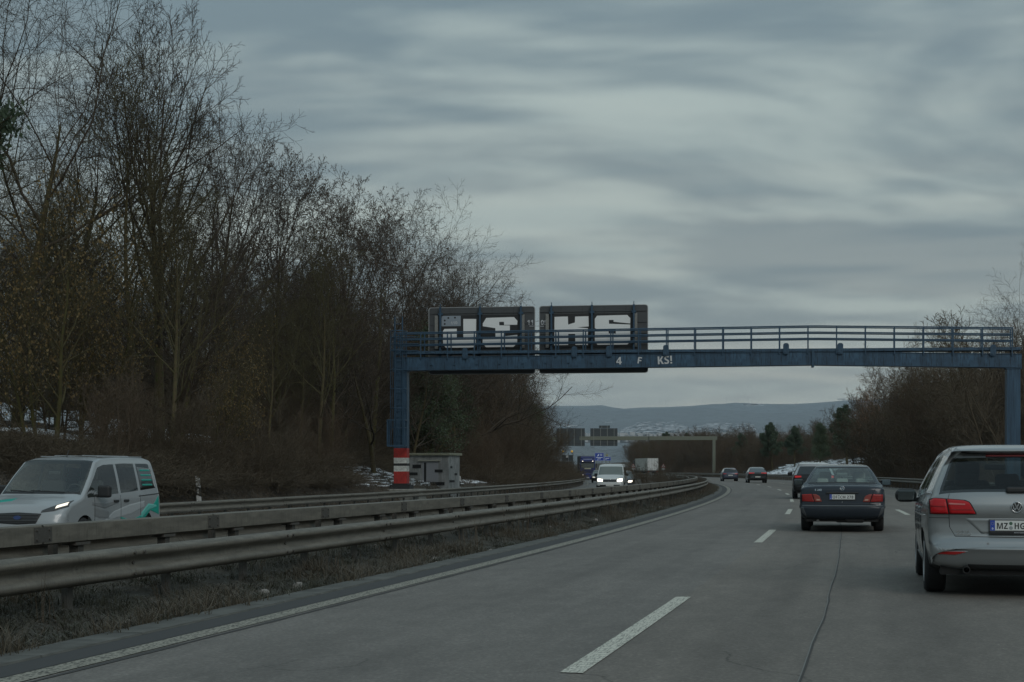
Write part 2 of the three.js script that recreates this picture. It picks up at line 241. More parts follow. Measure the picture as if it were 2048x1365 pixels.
function boxBarrier(name, label, off, height, Z0, Z1) {
  const t = thing(name, label, 'guardrail'), L = 4, h = 0.2, w = 0.17;
  const prof = [[-w / 2, -h + 0.015], [-w / 2, -0.012], [-w / 2 + 0.012, 0], [w / 2 - 0.012, 0], [w / 2, -0.012], [w / 2, -h + 0.015], [w / 2 - 0.015, -h], [-w / 2 + 0.015, -h], [-w / 2, -h + 0.015]];
  for (let a = Z0, k = 0; a < Z1; a += L, k++) {
    const n = 4; obj('beam', grid(n, 8, (i, j) => { const Z = a + 0.012 + (L - 0.024) * i / n, p = P(Z, off(Z) + prof[8 - j][0], 0), q = P(Z, off(Z), 0); return [p[0], q[1] + height + prof[8 - j][1], p[2]]; }, (i, j) => [a * 0.25 + i / n, j / 8]), railMat, t);
    const p = P(a, off(a), height), bolts = [];
    for (const dz of [-0.12, 0.12]) for (const dy of [-0.05, -0.14]) bolts.push(new THREE.CylinderGeometry(0.014, 0.014, 0.02, 6).rotateZ(Math.PI / 2).translate(w / 2 + 0.006, dy, dz));
    if (a < 120) { const m = obj('bolts', [box(0.004, 0.15, 0.34, w / 2 + 0.002, -0.095, 0), ...bolts], railDark, t); m.position.set(...p); m.rotation.y = heading(a); }
  }
  for (let Z = Z0 + 0.8; Z < Math.min(Z1, 200); Z += 2) { const p = P(Z, off(Z), 0), m = obj('post', [box(0.1, height - 0.2, 0.12, 0, (height - 0.2) / 2, 0), box(0.16, 0.03, 0.3, 0, height - 0.215, 0)], railDark, t); m.position.set(...p); m.rotation.y = heading(Z); }
  return t;
}
beamBarrier('median_guardrail', 'grey corrugated guardrail nearest the camera along the median grass', (Z) => 5.15 - 0.35 * smooth(20, 90, Z), 0.75, -1, 2, 300, 2);
boxBarrier('median_box_rail', 'grey box-section guardrail running behind the nearest corrugated rail', (Z) => 6.15 - 0.55 * smooth(10, 80, Z), 0.97, 6, 300);
beamBarrier('median_guardrail', 'thin corrugated guardrail edge showing just behind the median box rail', (Z) => 6.62 - 0.4 * smooth(10, 80, Z), 0.93, 1, 6, 300, 4);
beamBarrier('roadside_guardrail', 'corrugated guardrail at the foot of the left wooded bank', 17.0, 0.78, -1, 30, 330, 2);
beamBarrier('roadside_guardrail', 'corrugated guardrail beside the right lanes in front of the hedge', -8.75, 0.75, 1, 20, 420, 2);

// ================================================================ TREES
const UPV = [0, 1, 0];
function turned(d, ang, spin) {                                        // d leaned by ang, round itself by spin
  let ax = Math.abs(d[1]) < 0.95 ? [0, 1, 0] : [1, 0, 0];
  let bx = [d[1] * ax[2] - d[2] * ax[1], d[2] * ax[0] - d[0] * ax[2], d[0] * ax[1] - d[1] * ax[0]]; const bl = Math.hypot(...bx); bx = bx.map((v) => v / bl);
  const cx = [d[1] * bx[2] - d[2] * bx[1], d[2] * bx[0] - d[0] * bx[2], d[0] * bx[1] - d[1] * bx[0]], c = Math.cos(ang), s = Math.sin(ang), cs = Math.cos(spin), sn = Math.sin(spin);
  return [0, 1, 2].map((k) => d[k] * c + (bx[k] * cs + cx[k] * sn) * s);
}
const unit = (v) => { const l = Math.hypot(...v) || 1; return v.map((x) => x / l); };
function growTree(o) {
  const r = rng(o.seed), trunk = new Tubes(), crown = new Tubes(), tips = [];
  const SIDES = [8, 5, 4, 3, 3], SEG = o.seg ?? [12, 8, 5, 3, 2], KIDS = o.kids ?? [15, 9, 7, 5], ANG = o.angle ?? [0.75, 0.75, 0.75, 0.7], LEN = o.ratio ?? [0.52, 0.52, 0.5, 0.45], TROP = o.trop ?? [0.02, 0.10, 0.05, 0.03, 0.02], WOB = o.wob ?? [0.06, 0.16, 0.22, 0.28, 0.3];
  function grow(p, d, len, rad, lvl, into) {
    const n = SEG[lvl], pts = [p.slice()], rs = [rad], dirs = [d.slice()];
    for (let k = 1; k <= n; k++) {
      d = unit([d[0] + (r() - 0.5) * 2 * WOB[lvl], d[1] + (r() - 0.5) * 2 * WOB[lvl] + TROP[lvl], d[2] + (r() - 0.5) * 2 * WOB[lvl]]);
      if (lvl === 0 && o.lean) d = unit([d[0] + o.lean[0] * 0.08, d[1], d[2] + o.lean[1] * 0.08]);
      p = [p[0] + d[0] * len / n, p[1] + d[1] * len / n, p[2] + d[2] * len / n]; pts.push(p); dirs.push(d);
      const f = k / n; rs.push(Math.max(rad * (lvl === 0 ? Math.pow(1 - f * 0.93, 0.8) : 1 - f * 0.8), o.twig ?? 0.004));
    }
    into.tube(pts, rs, SIDES[lvl]);
    if (lvl >= KIDS.length) { tips.push([p, d]); if (lvl > 2) tips.push([pts[n >> 1], d]); return; }
    const from = lvl === 0 ? (o.bare ?? 0.3) : 0.12, kids = Math.max(2, Math.round(KIDS[lvl] * (0.75 + 0.5 * r())));
    let spin = r() * 6.28;
    for (let k = 0; k < kids; k++) {
      const f = from + (1 - from) * Math.pow((k + r() * 0.9) / kids, 0.85), q = Math.min(n - 1e-3, f * n), a = Math.floor(q), b = q - a;
      const at = [0, 1, 2].map((c) => lerp(pts[a][c], pts[a + 1][c], b)); spin += 2.4 + (r() - 0.5);
      const shape = lvl === 0 ? (o.shape ? o.shape(f) : 1) : 1 - 0.45 * f;
      const ang = ANG[lvl] * (0.75 + 0.5 * r()) * (lvl === 0 ? lerp(1.15, 0.6, f) : 1), cl = len * LEN[lvl] * shape * (0.75 + 0.5 * r()), cr = Math.max(lerp(rs[a], rs[a + 1], b) * (lvl === 0 ? 0.55 : 0.68) * (0.75 + 0.3 * r()), o.twig ?? 0.004);
      grow(at, turned(dirs[a], ang, spin), cl, cr, lvl + 1, crown);
    }
  }
  for (const s of o.stems ?? [[0, 0, 0, 0, 1]]) grow([s[0], -0.25, s[1]], unit([s[2], 1, s[3]]), o.height * s[4] * 0.86, o.radius * s[4], 0, trunk);
  return { trunk: trunk.geo(), crown: crown.geo(), tips };
}
function leafCloud(tips, seed, per, size, spread, droop = 0.3) {         // small folded leaf faces hung round the branch tips
  const r = rng(seed), p = [], n = [], ix = [];
  for (const [t] of tips) for (let k = 0; k < per; k++) {
    if (per < 1 && r() > per) continue;
    const c = [t[0] + (r() - 0.5) * spread, t[1] + (r() - 0.6) * spread, t[2] + (r() - 0.5) * spread], s = size * (0.6 + 0.8 * r()), a = unit([r() - 0.5, -droop + r() - 0.5, r() - 0.5]), b0 = unit([r() - 0.5, r() - 0.5, r() - 0.5]);
    const b = unit([a[1] * b0[2] - a[2] * b0[1], a[2] * b0[0] - a[0] * b0[2], a[0] * b0[1] - a[1] * b0[0]]), m = unit([a[1] * b[2] - a[2] * b[1], a[2] * b[0] - a[0] * b[2], a[0] * b[1] - a[1] * b[0]]), o = p.length / 3;
    for (const [u, v, w] of [[0, 0, 0], [0.5, 0.32, 0.1], [1, 0, 0], [0.5, -0.32, 0.1]]) { p.push(c[0] + (a[0] * u + b[0] * v + m[0] * w) * s, c[1] + (a[1] * u + b[1] * v + m[1] * w) * s, c[2] + (a[2] * u + b[2] * v + m[2] * w) * s); n.push(...m); }
    ix.push(o, o + 2, o + 1, o, o + 3, o + 2);
  }
  const g = new THREE.BufferGeometry(); g.setAttribute('position', new THREE.Float32BufferAttribute(p, 3)); g.setAttribute('normal', new THREE.Float32BufferAttribute(n, 3)); g.setIndex(ix); return g;
}
const barkMat = [std(0.12, 0.105, 0.08, 0.95, { map: T.bark }), std(0.15, 0.132, 0.105, 0.95, { map: T.bark }), std(0.13, 0.125, 0.075, 0.95, { map: T.bark })];
const twigMat = [std(0.062, 0.048, 0.034, 0.95), std(0.1, 0.072, 0.047, 0.95), std(0.085, 0.073, 0.034, 0.95), std(0.09, 0.07, 0.046, 0.95)];
const leafMat = (r, g, b) => phys(r, g, b, 0.9, { transmission: 0.3, thickness: 0 });
const dryLeaf = leafMat(0.1, 0.068, 0.045), goldLeaf = leafMat(0.17, 0.115, 0.04), greenLeaf = leafMat(0.06, 0.09, 0.04), pineLeaf = leafMat(0.065, 0.1, 0.055), rustLeaf = leafMat(0.24, 0.13, 0.075);
const KINDS = {};
function kind(key, spec, mats, leaves) {
  const g = growTree(spec); g.crown.computeBoundingBox(); KINDS[key] = { ...g, height: g.crown.boundingBox.max.y, mats, leaves: leaves && { geo: leafCloud(g.tips, spec.seed + 1, ...leaves.args), mat: leaves.mat } };
}
kind('fork', { seed: 4, height: 20, radius: 0.36, bare: 0.42, kids: [10, 10, 8, 4], ratio: [0.74, 0.56, 0.5, 0.42], angle: [0.95, 0.8, 0.8, 0.75], wob: [0.1, 0.26, 0.26, 0.2, 0.18], trop: [0.03, 0.06, 0.03, 0.03, 0.03], shape: (f) => 0.75 + 0.5 * Math.sin(f * 3), lean: [0.3, 0], twig: 0.008 }, [barkMat[0], twigMat[0]]);
kind('vase', { seed: 11, height: 17, radius: 0.27, bare: 0.22, kids: [18, 9, 7, 4], ratio: [0.62, 0.48, 0.45, 0.42], angle: [0.66, 0.55, 0.65, 0.65], wob: [0.035, 0.1, 0.15, 0.18, 0.18], trop: [0.02, 0.08, 0.06, 0.04, 0.03], shape: (f) => 1.3 - 0.75 * f, twig: 0.008 }, [barkMat[1], twigMat[0]]);
kind('oak', { seed: 23, height: 17, radius: 0.32, bare: 0.22, kids: [12, 10, 8, 4], ratio: [0.74, 0.54, 0.48, 0.42], angle: [0.95, 0.85, 0.8, 0.75], wob: [0.1, 0.26, 0.26, 0.22, 0.2], trop: [0.02, 0.06, 0.03, 0.03, 0.02], shape: (f) => 1.1 - 0.4 * f, twig: 0.008 }, [barkMat[0], twigMat[0]]);
kind('dry', { seed: 31, height: 15, radius: 0.2, bare: 0.22, kids: [17, 9, 7, 4], ratio: [0.58, 0.48, 0.45, 0.42], angle: [0.75, 0.7, 0.75, 0.7], wob: [0.06, 0.16, 0.2, 0.2, 0.18], trop: [0.02, 0.08, 0.05, 0.03, 0.02], shape: (f) => 1.2 - 0.5 * f, twig: 0.009 }, [barkMat[2], twigMat[0]], { args: [0.8, 0.085, 0.2, 0.6], mat: dryLeaf });
kind('slim', { seed: 47, height: 16, radius: 0.17, bare: 0.3, kids: [18, 8, 6, 4], ratio: [0.42, 0.5, 0.48, 0.45], angle: [0.8, 0.75, 0.8, 0.75], wob: [0.06, 0.16, 0.2, 0.2, 0.18], trop: [0.02, 0.06, 0.04, 0.03, 0.02], shape: (f) => 1.2 - 0.5 * f, twig: 0.009 }, [barkMat[1], twigMat[2]]);
kind('spread', { seed: 58, height: 14, radius: 0.24, bare: 0.2, kids: [14, 11, 8, 6], ratio: [0.66, 0.5, 0.45, 0.42], angle: [0.95, 0.75, 0.75, 0.7], wob: [0.1, 0.22, 0.24, 0.2, 0.18], trop: [0.02, 0.07, 0.05, 0.03, 0.02], shape: (f) => 1.15 - 0.45 * f, twig: 0.009 }, [barkMat[0], twigMat[1]]);
// shrubs and thickets: several stems from one root
const stems = (n, seed, w, lean) => { const r = rng(seed); return Array.from({ length: n }, () => { const a = r() * 6.28, d = Math.sqrt(r()) * w; return [Math.cos(a) * d, Math.sin(a) * d, Math.cos(a) * lean * r(), Math.sin(a) * lean * r(), 0.6 + 0.4 * r()]; }); };
kind('thicket', { seed: 71, height: 6.5, radius: 0.05, bare: 0.08, stems: stems(9, 3, 1.1, 0.5), kids: [13, 9, 5], seg: [8, 4, 3, 2], ratio: [0.4, 0.5, 0.5], angle: [0.6, 0.7, 0.7], wob: [0.1, 0.2, 0.28, 0.3], shape: (f) => 1.15 - 0.6 * f, twig: 0.0055 }, [twigMat[1], twigMat[1]]);
kind('thicket2', { seed: 83, height: 5, radius: 0.04, bare: 0.05, stems: stems(11, 5, 1.4, 0.7), kids: [12, 8, 5], seg: [8, 4, 3, 2], ratio: [0.42, 0.5, 0.5], angle: [0.65, 0.7, 0.7], wob: [0.12, 0.22, 0.28, 0.3], shape: (f) => 1.1 - 0.5 * f, twig: 0.0055 }, [twigMat[3], twigMat[3]]);
kind('gold', { seed: 91, height: 8, radius: 0.1, bare: 0.15, stems: stems(3, 8, 0.6, 0.25), kids: [14, 7, 5], seg: [9, 5, 3, 2], ratio: [0.45, 0.5, 0.5], angle: [0.8, 0.75, 0.7], wob: [0.1, 0.2, 0.25, 0.3], twig: 0.005 }, [barkMat[2], twigMat[2]], { args: [1, 0.09, 0.5, 0.6], mat: goldLeaf });
kind('ivy', { seed: 97, height: 9, radius: 0.16, bare: 0.1, kids: [26, 8, 5], seg: [10, 5, 3, 2], ratio: [0.3, 0.5, 0.5], angle: [0.95, 0.75, 0.7], shape: (f) => 1.1 - 0.75 * f, twig: 0.006 }, [barkMat[2], barkMat[2]], { args: [16, 0.1, 0.7, 0.2], mat: greenLeaf });
kind('pine', { seed: 103, height: 9, radius: 0.17, bare: 0.3, kids: [22, 9, 5], seg: [10, 5, 3, 2], ratio: [0.34, 0.42, 0.4], angle: [1.1, 0.7, 0.6], trop: [0.02, 0.06, 0.08, 0.1], shape: (f) => 1.25 - 0.95 * f, twig: 0.006 }, [barkMat[0], barkMat[0]], { args: [20, 0.12, 0.45, -0.2], mat: pineLeaf });
kind('rust', { seed: 109, height: 8, radius: 0.17, bare: 0.2, kids: [15, 9, 6], seg: [10, 6, 4, 2], ratio: [0.5, 0.5, 0.45], angle: [0.85, 0.75, 0.7], shape: (f) => 1.1 - 0.4 * f, twig: 0.006 }, [barkMat[0], twigMat[1]], { args: [4, 0.1, 0.45, 0.4], mat: rustLeaf });
const NAMES = { fork: 'bare_tree', vase: 'bare_tree', oak: 'bare_tree', dry: 'bare_tree', slim: 'bare_tree', spread: 'bare_tree', thicket: 'bare_shrub', thicket2: 'bare_shrub', gold: 'leafy_shrub', ivy: 'ivy_tree', pine: 'pine_tree', rust: 'bare_tree' };
function plant(key, x, z, height, label, group, turn = 0, squeeze = 1) {
  const K = KINDS[key], name = NAMES[key], t = thing(name, label, name.endsWith('tree') ? 'tree' : 'shrub', group), s = height / K.height;
  obj('trunk', K.trunk, K.mats[0], t); obj('crown', K.crown, K.mats[1], t); if (K.leaves) obj('leaves', K.leaves.geo, K.leaves.mat, t);
  t.position.set(x, groundAt(x, z) - 0.05, z); t.scale.set(s * squeeze, s, s * squeeze); t.rotation.y = turn; return t;
}
const seen = (px, Z) => [(px - 1024) * Z / FOCAL, -Z];                   // a spot measured from the photograph: picture column and estimated distance
// ---- trees that stand out
for (const [key, px, Z, h, turn, label, sq] of [
  ['fork', 30, 56, 20.5, 0.0, 'tall bare tree with a forked leaning trunk at the upper left corner'],
  ['vase', 318, 60, 17.3, 0.5, 'tall bare tree fanning upward with straight twin trunk behind the white van'],
  ['slim', 268, 57, 15.5, 1.5, 'slender pale-barked tree just left of the fanning tree'],
  ['fork', -60, 66, 21, 2.1, 'tall bare tree at the left frame edge'],
  ['oak', 175, 68, 16.5, 0.9, 'bare broad tree behind the forked leaning tree'],
  ['oak', 95, 64, 17.5, 3.3, 'tall bare tree with dense crown between the frame edge and the forked tree'],
  ['vase', 430, 72, 16.0, 2.5, 'bare fanning tree right of the tall twin-trunk tree'],
  ['dry', 560, 76, 15.2, 0.4, 'tree with dark withered leaf clusters at its top'],
  ['dry', 655, 84, 15.6, 1.9, 'tree with withered leaves left of the crooked oak'],
  ['oak', 830, 100, 19.6, 4.2, 'large crooked bare oak above the left sign panel'],
  ['oak', 925, 118, 18.5, 1.1, 'bare spreading tree behind the left sign panel'],
  ['dry', 745, 92, 16.5, 3.1, 'tree with withered leaves just left of the crooked oak'],
  ['oak', 880, 108, 19.8, 5.3, 'bare branching tree right beside the crooked oak'],
  ['spread', 955, 132, 18.0, 0.7, 'bare wide tree above the gap left of the sign panels'],
  ['spread', 985, 150, 17.0, 2.2, 'bare rounded tree at the right end of the left wood'],
  ['spread', 1085, 215, 13.8, 0.3, 'bare tree overhanging the opposite lanes below the right sign panel', 1],
  ['ivy', 862, 96, 9.5, 0.2, 'dark green ivy-covered tree beside the left gantry column'],
  ['ivy', 905, 112, 7.8, 1.2, 'dark green ivy-covered tree behind the switch hut'],
  ['ivy', 1068, 200, 8.5, 2.0, 'dark evergreen tree below the gap between the two sign panels'],
  ['gold', 90, 52, 9.0, 0.3, 'shrub with golden brown leaves left of the van'],
  ['gold', 165, 55, 8.2, 1.4, 'shrub with golden brown leaves above the van roof'],
  ['gold', 420, 58, 6.0, 2.2, 'small yellow-leaved shrub right of the van'],
  ['pine', -205, 50, 17.5, 0.9, 'pine with green needles cut by the upper left frame edge', 0.75],
  ['oak', 2050, 88, 13.4, 1.4, 'tall bare tree behind the right gantry column'],
  ['rust', 1738, 160, 9.2, 0.8, 'rusty-leaved rounded tree at the end of the right hedge'],
  ['pine', 1695, 190, 7.5, 0.5, 'dark green pine in the middle of the right hedge'],
  ['pine', 1545, 250, 7.5, 1.9, 'dark green pine above the snowy bank'],
  ['pine', 1590, 235, 6.0, 2.6, 'smaller green pine right of the pine above the snowy bank'],
  ['pine', 1480, 290, 6.5, 3.9, 'small green pine above the farthest hatchback'],
  ['ivy', 1640, 215, 6.2, 1.1, 'dark evergreen shrub-like tree right of the pines above the snowy bank'],
  ['pine', 1335, 430, 8.8, 0.4, 'wide dark pine below the beam of the far gantry'],
  ['pine', 1375, 420, 8.2, 2.4, 'dark pine beside the column of the far gantry'],
  ['pine', 1405, 400, 7.5, 1.2, 'dark pine just left of the far gantry column'],
]) { const [x, z] = seen(px, Z); plant(key, x, z, h, label, undefined, turn, sq ?? 1); }
// ---- the wood on the left bank
const LOOK = { fork: 'forked bare tree', vase: 'fan-shaped bare tree', oak: 'crooked bare tree', dry: 'tree with withered leaves', slim: 'slender bare tree', spread: 'wide-crowned bare tree', thicket: 'tall leafless shrub', thicket2: 'reddish leafless shrub' };
const zoneLeft = (col) => col < 330 ? 'above the white van' : col < 560 ? 'just right of the white van' : col < 790 ? 'left of the gantry column' : col < 960 ? 'behind the left sign panel' : 'below the right sign panel';
const zoneRight = (col) => col > 1850 ? 'behind the nearest silver car' : col > 1690 ? 'above the dark saloon' : col > 1500 ? 'above the snowy bank' : 'around the far gantry column';
{
  const r = rng(1234), keys = ['vase', 'oak', 'slim', 'dry', 'spread', 'oak', 'slim'];
  let n = 0;
  for (let Z = 48; Z < 330; Z += 3.4 + Z * 0.016) for (let row = 0; row < 4; row++) {
    if (row > 2 && Z > 170) continue;
    const o = 21.5 + row * 5.5 + (r() - 0.3) * 4.5, Zj = Z + (r() - 0.5) * 4, p = flatPoint(Zj, o), col = 1024 + p[0] / -p[1] * FOCAL; if (col < -160 || col + 3.2 * FOCAL / Zj > (Zj > 150 ? 1112 : 1128)) { r(); r(); r(); continue; }
    const lim = Z < 70 ? 11.5 : Z < 95 ? 12 : 15;                        // keeps the sky line that the standout trees make
    const h = lim * (0.72 + 0.3 * r()), key = keys[Math.floor(r() * keys.length)];
    plant(key, p[0], p[1], h, LOOK[key] + (row === 0 ? ' at the front edge of the wood ' : row === 1 ? ' in the second row of the wood ' : ' deep in the wood ') + zoneLeft(col), 'bare trees of the left wood', r() * 6.28, 1); n++;
  }
  for (let Z = 44; Z < 320; Z += 2.8 + Z * 0.013) for (let row = 0; row < 3; row++) {
    const o = 19.6 + row * 2.6 + (r() - 0.3) * 1.8, Zj = Z + (r() - 0.5) * 2, p = flatPoint(Zj, o), col = 1024 + p[0] / -p[1] * FOCAL; if (col < -60 || col + 1.6 * FOCAL / Zj > (Zj > 170 ? 1084 : 1108)) { r(); r(); continue; }
    if ((Zj > 66 && Zj < 98 && o < 23) || (Zj < 66 && row > 0 && r() < 0.75)) { r(); r(); continue; }
    const key = r() < 0.55 ? 'thicket' : 'thicket2'; plant(key, p[0], p[1], 1.7 + r() * 2.6 + row * 0.7 + smooth(100, 140, Zj) * 1.5, LOOK[key] + ' on the left bank ' + (row === 0 ? 'near the rail ' : row === 1 ? 'farther up ' : 'high up ') + zoneLeft(col), 'leafless shrubs of the left bank', r() * 6.28);
  }
  // the deeper wood, only a dark mass of stems
  for (const [key, cnt] of [['oak', 70], ['slim', 80], ['vase', 60], ['thicket', 160]]) {
    const K = KINDS[key], geo = merge([K.trunk, K.crown]), inst = new THREE.InstancedMesh(geo, K.mats[1], cnt), m4 = new THREE.Matrix4(), q = new THREE.Quaternion(), e = new THREE.Euler();
    for (let k = 0; k < cnt; k++) {
      const Z = 50 + Math.pow(r(), 1.2) * 250, o = 40 + r() * 45, p = flatPoint(Z, o), h = (key === 'thicket' ? 5 + r() * 2 : 9 + r() * 4) / K.height; e.set(0, r() * 6.28, 0);
      inst.setMatrixAt(k, m4.compose(new THREE.Vector3(p[0], elev(Z, o) - 0.1, p[1]), q.setFromEuler(e), new THREE.Vector3(h, h, h)));
    }
    inst.name = numbered('far_wood'); inst.castShadow = true; tag(inst, 'dark far mass of bare stems deep in the left wood', 'woodland', undefined, 'stuff'); scene.add(inst);
  }
}
// ---- hedge and small trees behind the right barrier
{
  const r = rng(77);
  for (let Z = 84; Z < 440; Z += 2.6 + Z * 0.017) for (let row = 0; row < 3; row++) {
    const o = -(12.3 + row * 4.2 + r() * 3 + (Z > 178 && Z < 250 ? 6 : 0)), Zj = Z + (r() - 0.5) * 3, p = flatPoint(Zj, o), col = 1024 + p[0] / -p[1] * FOCAL; if (col > 2150) { r(); r(); r(); continue; }
    const h = lineTable(Z, [[80, 10.4], [130, 12.8], [150, 11.6], [180, 7.6], [260, 6.8], [330, 8.6], [400, 9.2], [640, 12]]) * (0.62 + 0.43 * r()) - 0.25 * row * 0;
    const key = r() < 0.42 ? 'thicket' : r() < 0.45 ? 'thicket2' : r() < 0.6 ? 'spread' : r() < 0.5 ? 'oak' : 'slim';
    plant(key, p[0], p[1], h, LOOK[key] + (row === 0 ? ' at the front of' : row === 1 ? ' in the middle of' : ' at the back of') + ' the right hedge ' + zoneRight(col), NAMES[key] === 'bare_shrub' ? 'shrubs of the right hedge' : 'bare trees of the right hedge', r() * 6.28);
  }
  for (const [key, cnt] of [['oak', 60], ['thicket', 160], ['thicket2', 120]]) {
    const K = KINDS[key], geo = merge([K.trunk, K.crown]), inst = new THREE.InstancedMesh(geo, K.mats[1], cnt), m4 = new THREE.Matrix4(), q = new THREE.Quaternion(), e = new THREE.Euler();
    for (let k = 0; k < cnt; k++) {
      const far = k % 3 === 0, Z = far ? 430 + r() * 320 : 85 + Math.pow(r(), 1.3) * 400, o = far ? Z * 0.09 - (1262 + r() * 190 - 1024) * Z / FOCAL + X1(Z) - Z * 0.09 : -24 - r() * 22, p = flatPoint(Z, o), h = (far ? 7 + r() * 3 : lineTable(Z, [[80, 6], [130, 6.5], [180, 4.5], [400, 5.5]]) + r()) / K.height; e.set(0, r() * 6.28, 0);
      inst.setMatrixAt(k, m4.compose(new THREE.Vector3(p[0], elev(Z, o) - 0.1, p[1]), q.setFromEuler(e), new THREE.Vector3(h, h, h)));
    }
    inst.name = numbered('far_wood'); inst.castShadow = true; tag(inst, 'brown far mass of scrub behind the right hedge and ahead', 'woodland', undefined, 'stuff'); scene.add(inst);
  }
  // low bare bushes growing in the median where the road bends away
  for (const [px, Z, h] of [[1296, 150, 1.5], [1318, 165, 1.9], [1345, 170, 1.6], [1370, 150, 1.3], [1300, 105, 2.6], [1262, 130, 1.0], [1388, 140, 1.2]]) { const [x, z] = seen(px, Z); plant('thicket2', x, z, h, h > 2 ? 'thin bare sapling rising from the median before the white trailer' : 'low bare bush on the median where the road bends', h > 2 ? undefined : 'low bushes on the median', px); }
}
// ---- undergrowth, dry grass, snow: nobody could count these
function scatter(name, label, category, geo, mat, n, seed, f) {
  const inst = new THREE.InstancedMesh(geo, mat, n), m4 = new THREE.Matrix4(), q = new THREE.Quaternion(), e = new THREE.Euler(), r = rng(seed);
  for (let k = 0; k < n; k++) { const [p, s, sy, tilt] = f(r, k); e.set((r() - 0.5) * (tilt ?? 0), r() * 6.28, (r() - 0.5) * (tilt ?? 0)); inst.setMatrixAt(k, m4.compose(new THREE.Vector3(...p), q.setFromEuler(e), new THREE.Vector3(s, sy ?? s, s))); }
  inst.name = numbered(name); inst.castShadow = inst.receiveShadow = true; tag(inst, label, category, undefined, 'stuff'); scene.add(inst); return inst;
}
function tuft(seed, n, h, w, curl) {                                     // a tuft of thin bent blades
  const r = rng(seed), p = [], ix = [], nn = [];
  for (let k = 0; k < n; k++) {
    const a = r() * 6.28, d = Math.sqrt(r()) * w, x = Math.cos(a) * d, z = Math.sin(a) * d, hh = h * (0.5 + 0.6 * r()), b = r() * 6.28, bx = Math.cos(b), bz = Math.sin(b), t = 0.0025 + 0.003 * r(), c = curl * (0.3 + r()) * hh, o = p.length / 3;
    for (const [f, wd] of [[0, 1], [0.55, 0.8], [1, 0.15]]) for (const s of [-1, 1]) { p.push(x + bx * c * f * f - bz * t * wd * s, hh * (f - 0.2 * curl * f * f), z + bz * c * f * f + bx * t * wd * s); nn.push(bz * 0.3, 0.9, bx * 0.3); }
    ix.push(o, o + 1, o + 2, o + 1, o + 3, o + 2, o + 2, o + 3, o + 4, o + 3, o + 5, o + 4);
  }
  const g = new THREE.BufferGeometry(); g.setAttribute('position', new THREE.Float32BufferAttribute(p, 3)); g.setIndex(ix); return g;
}
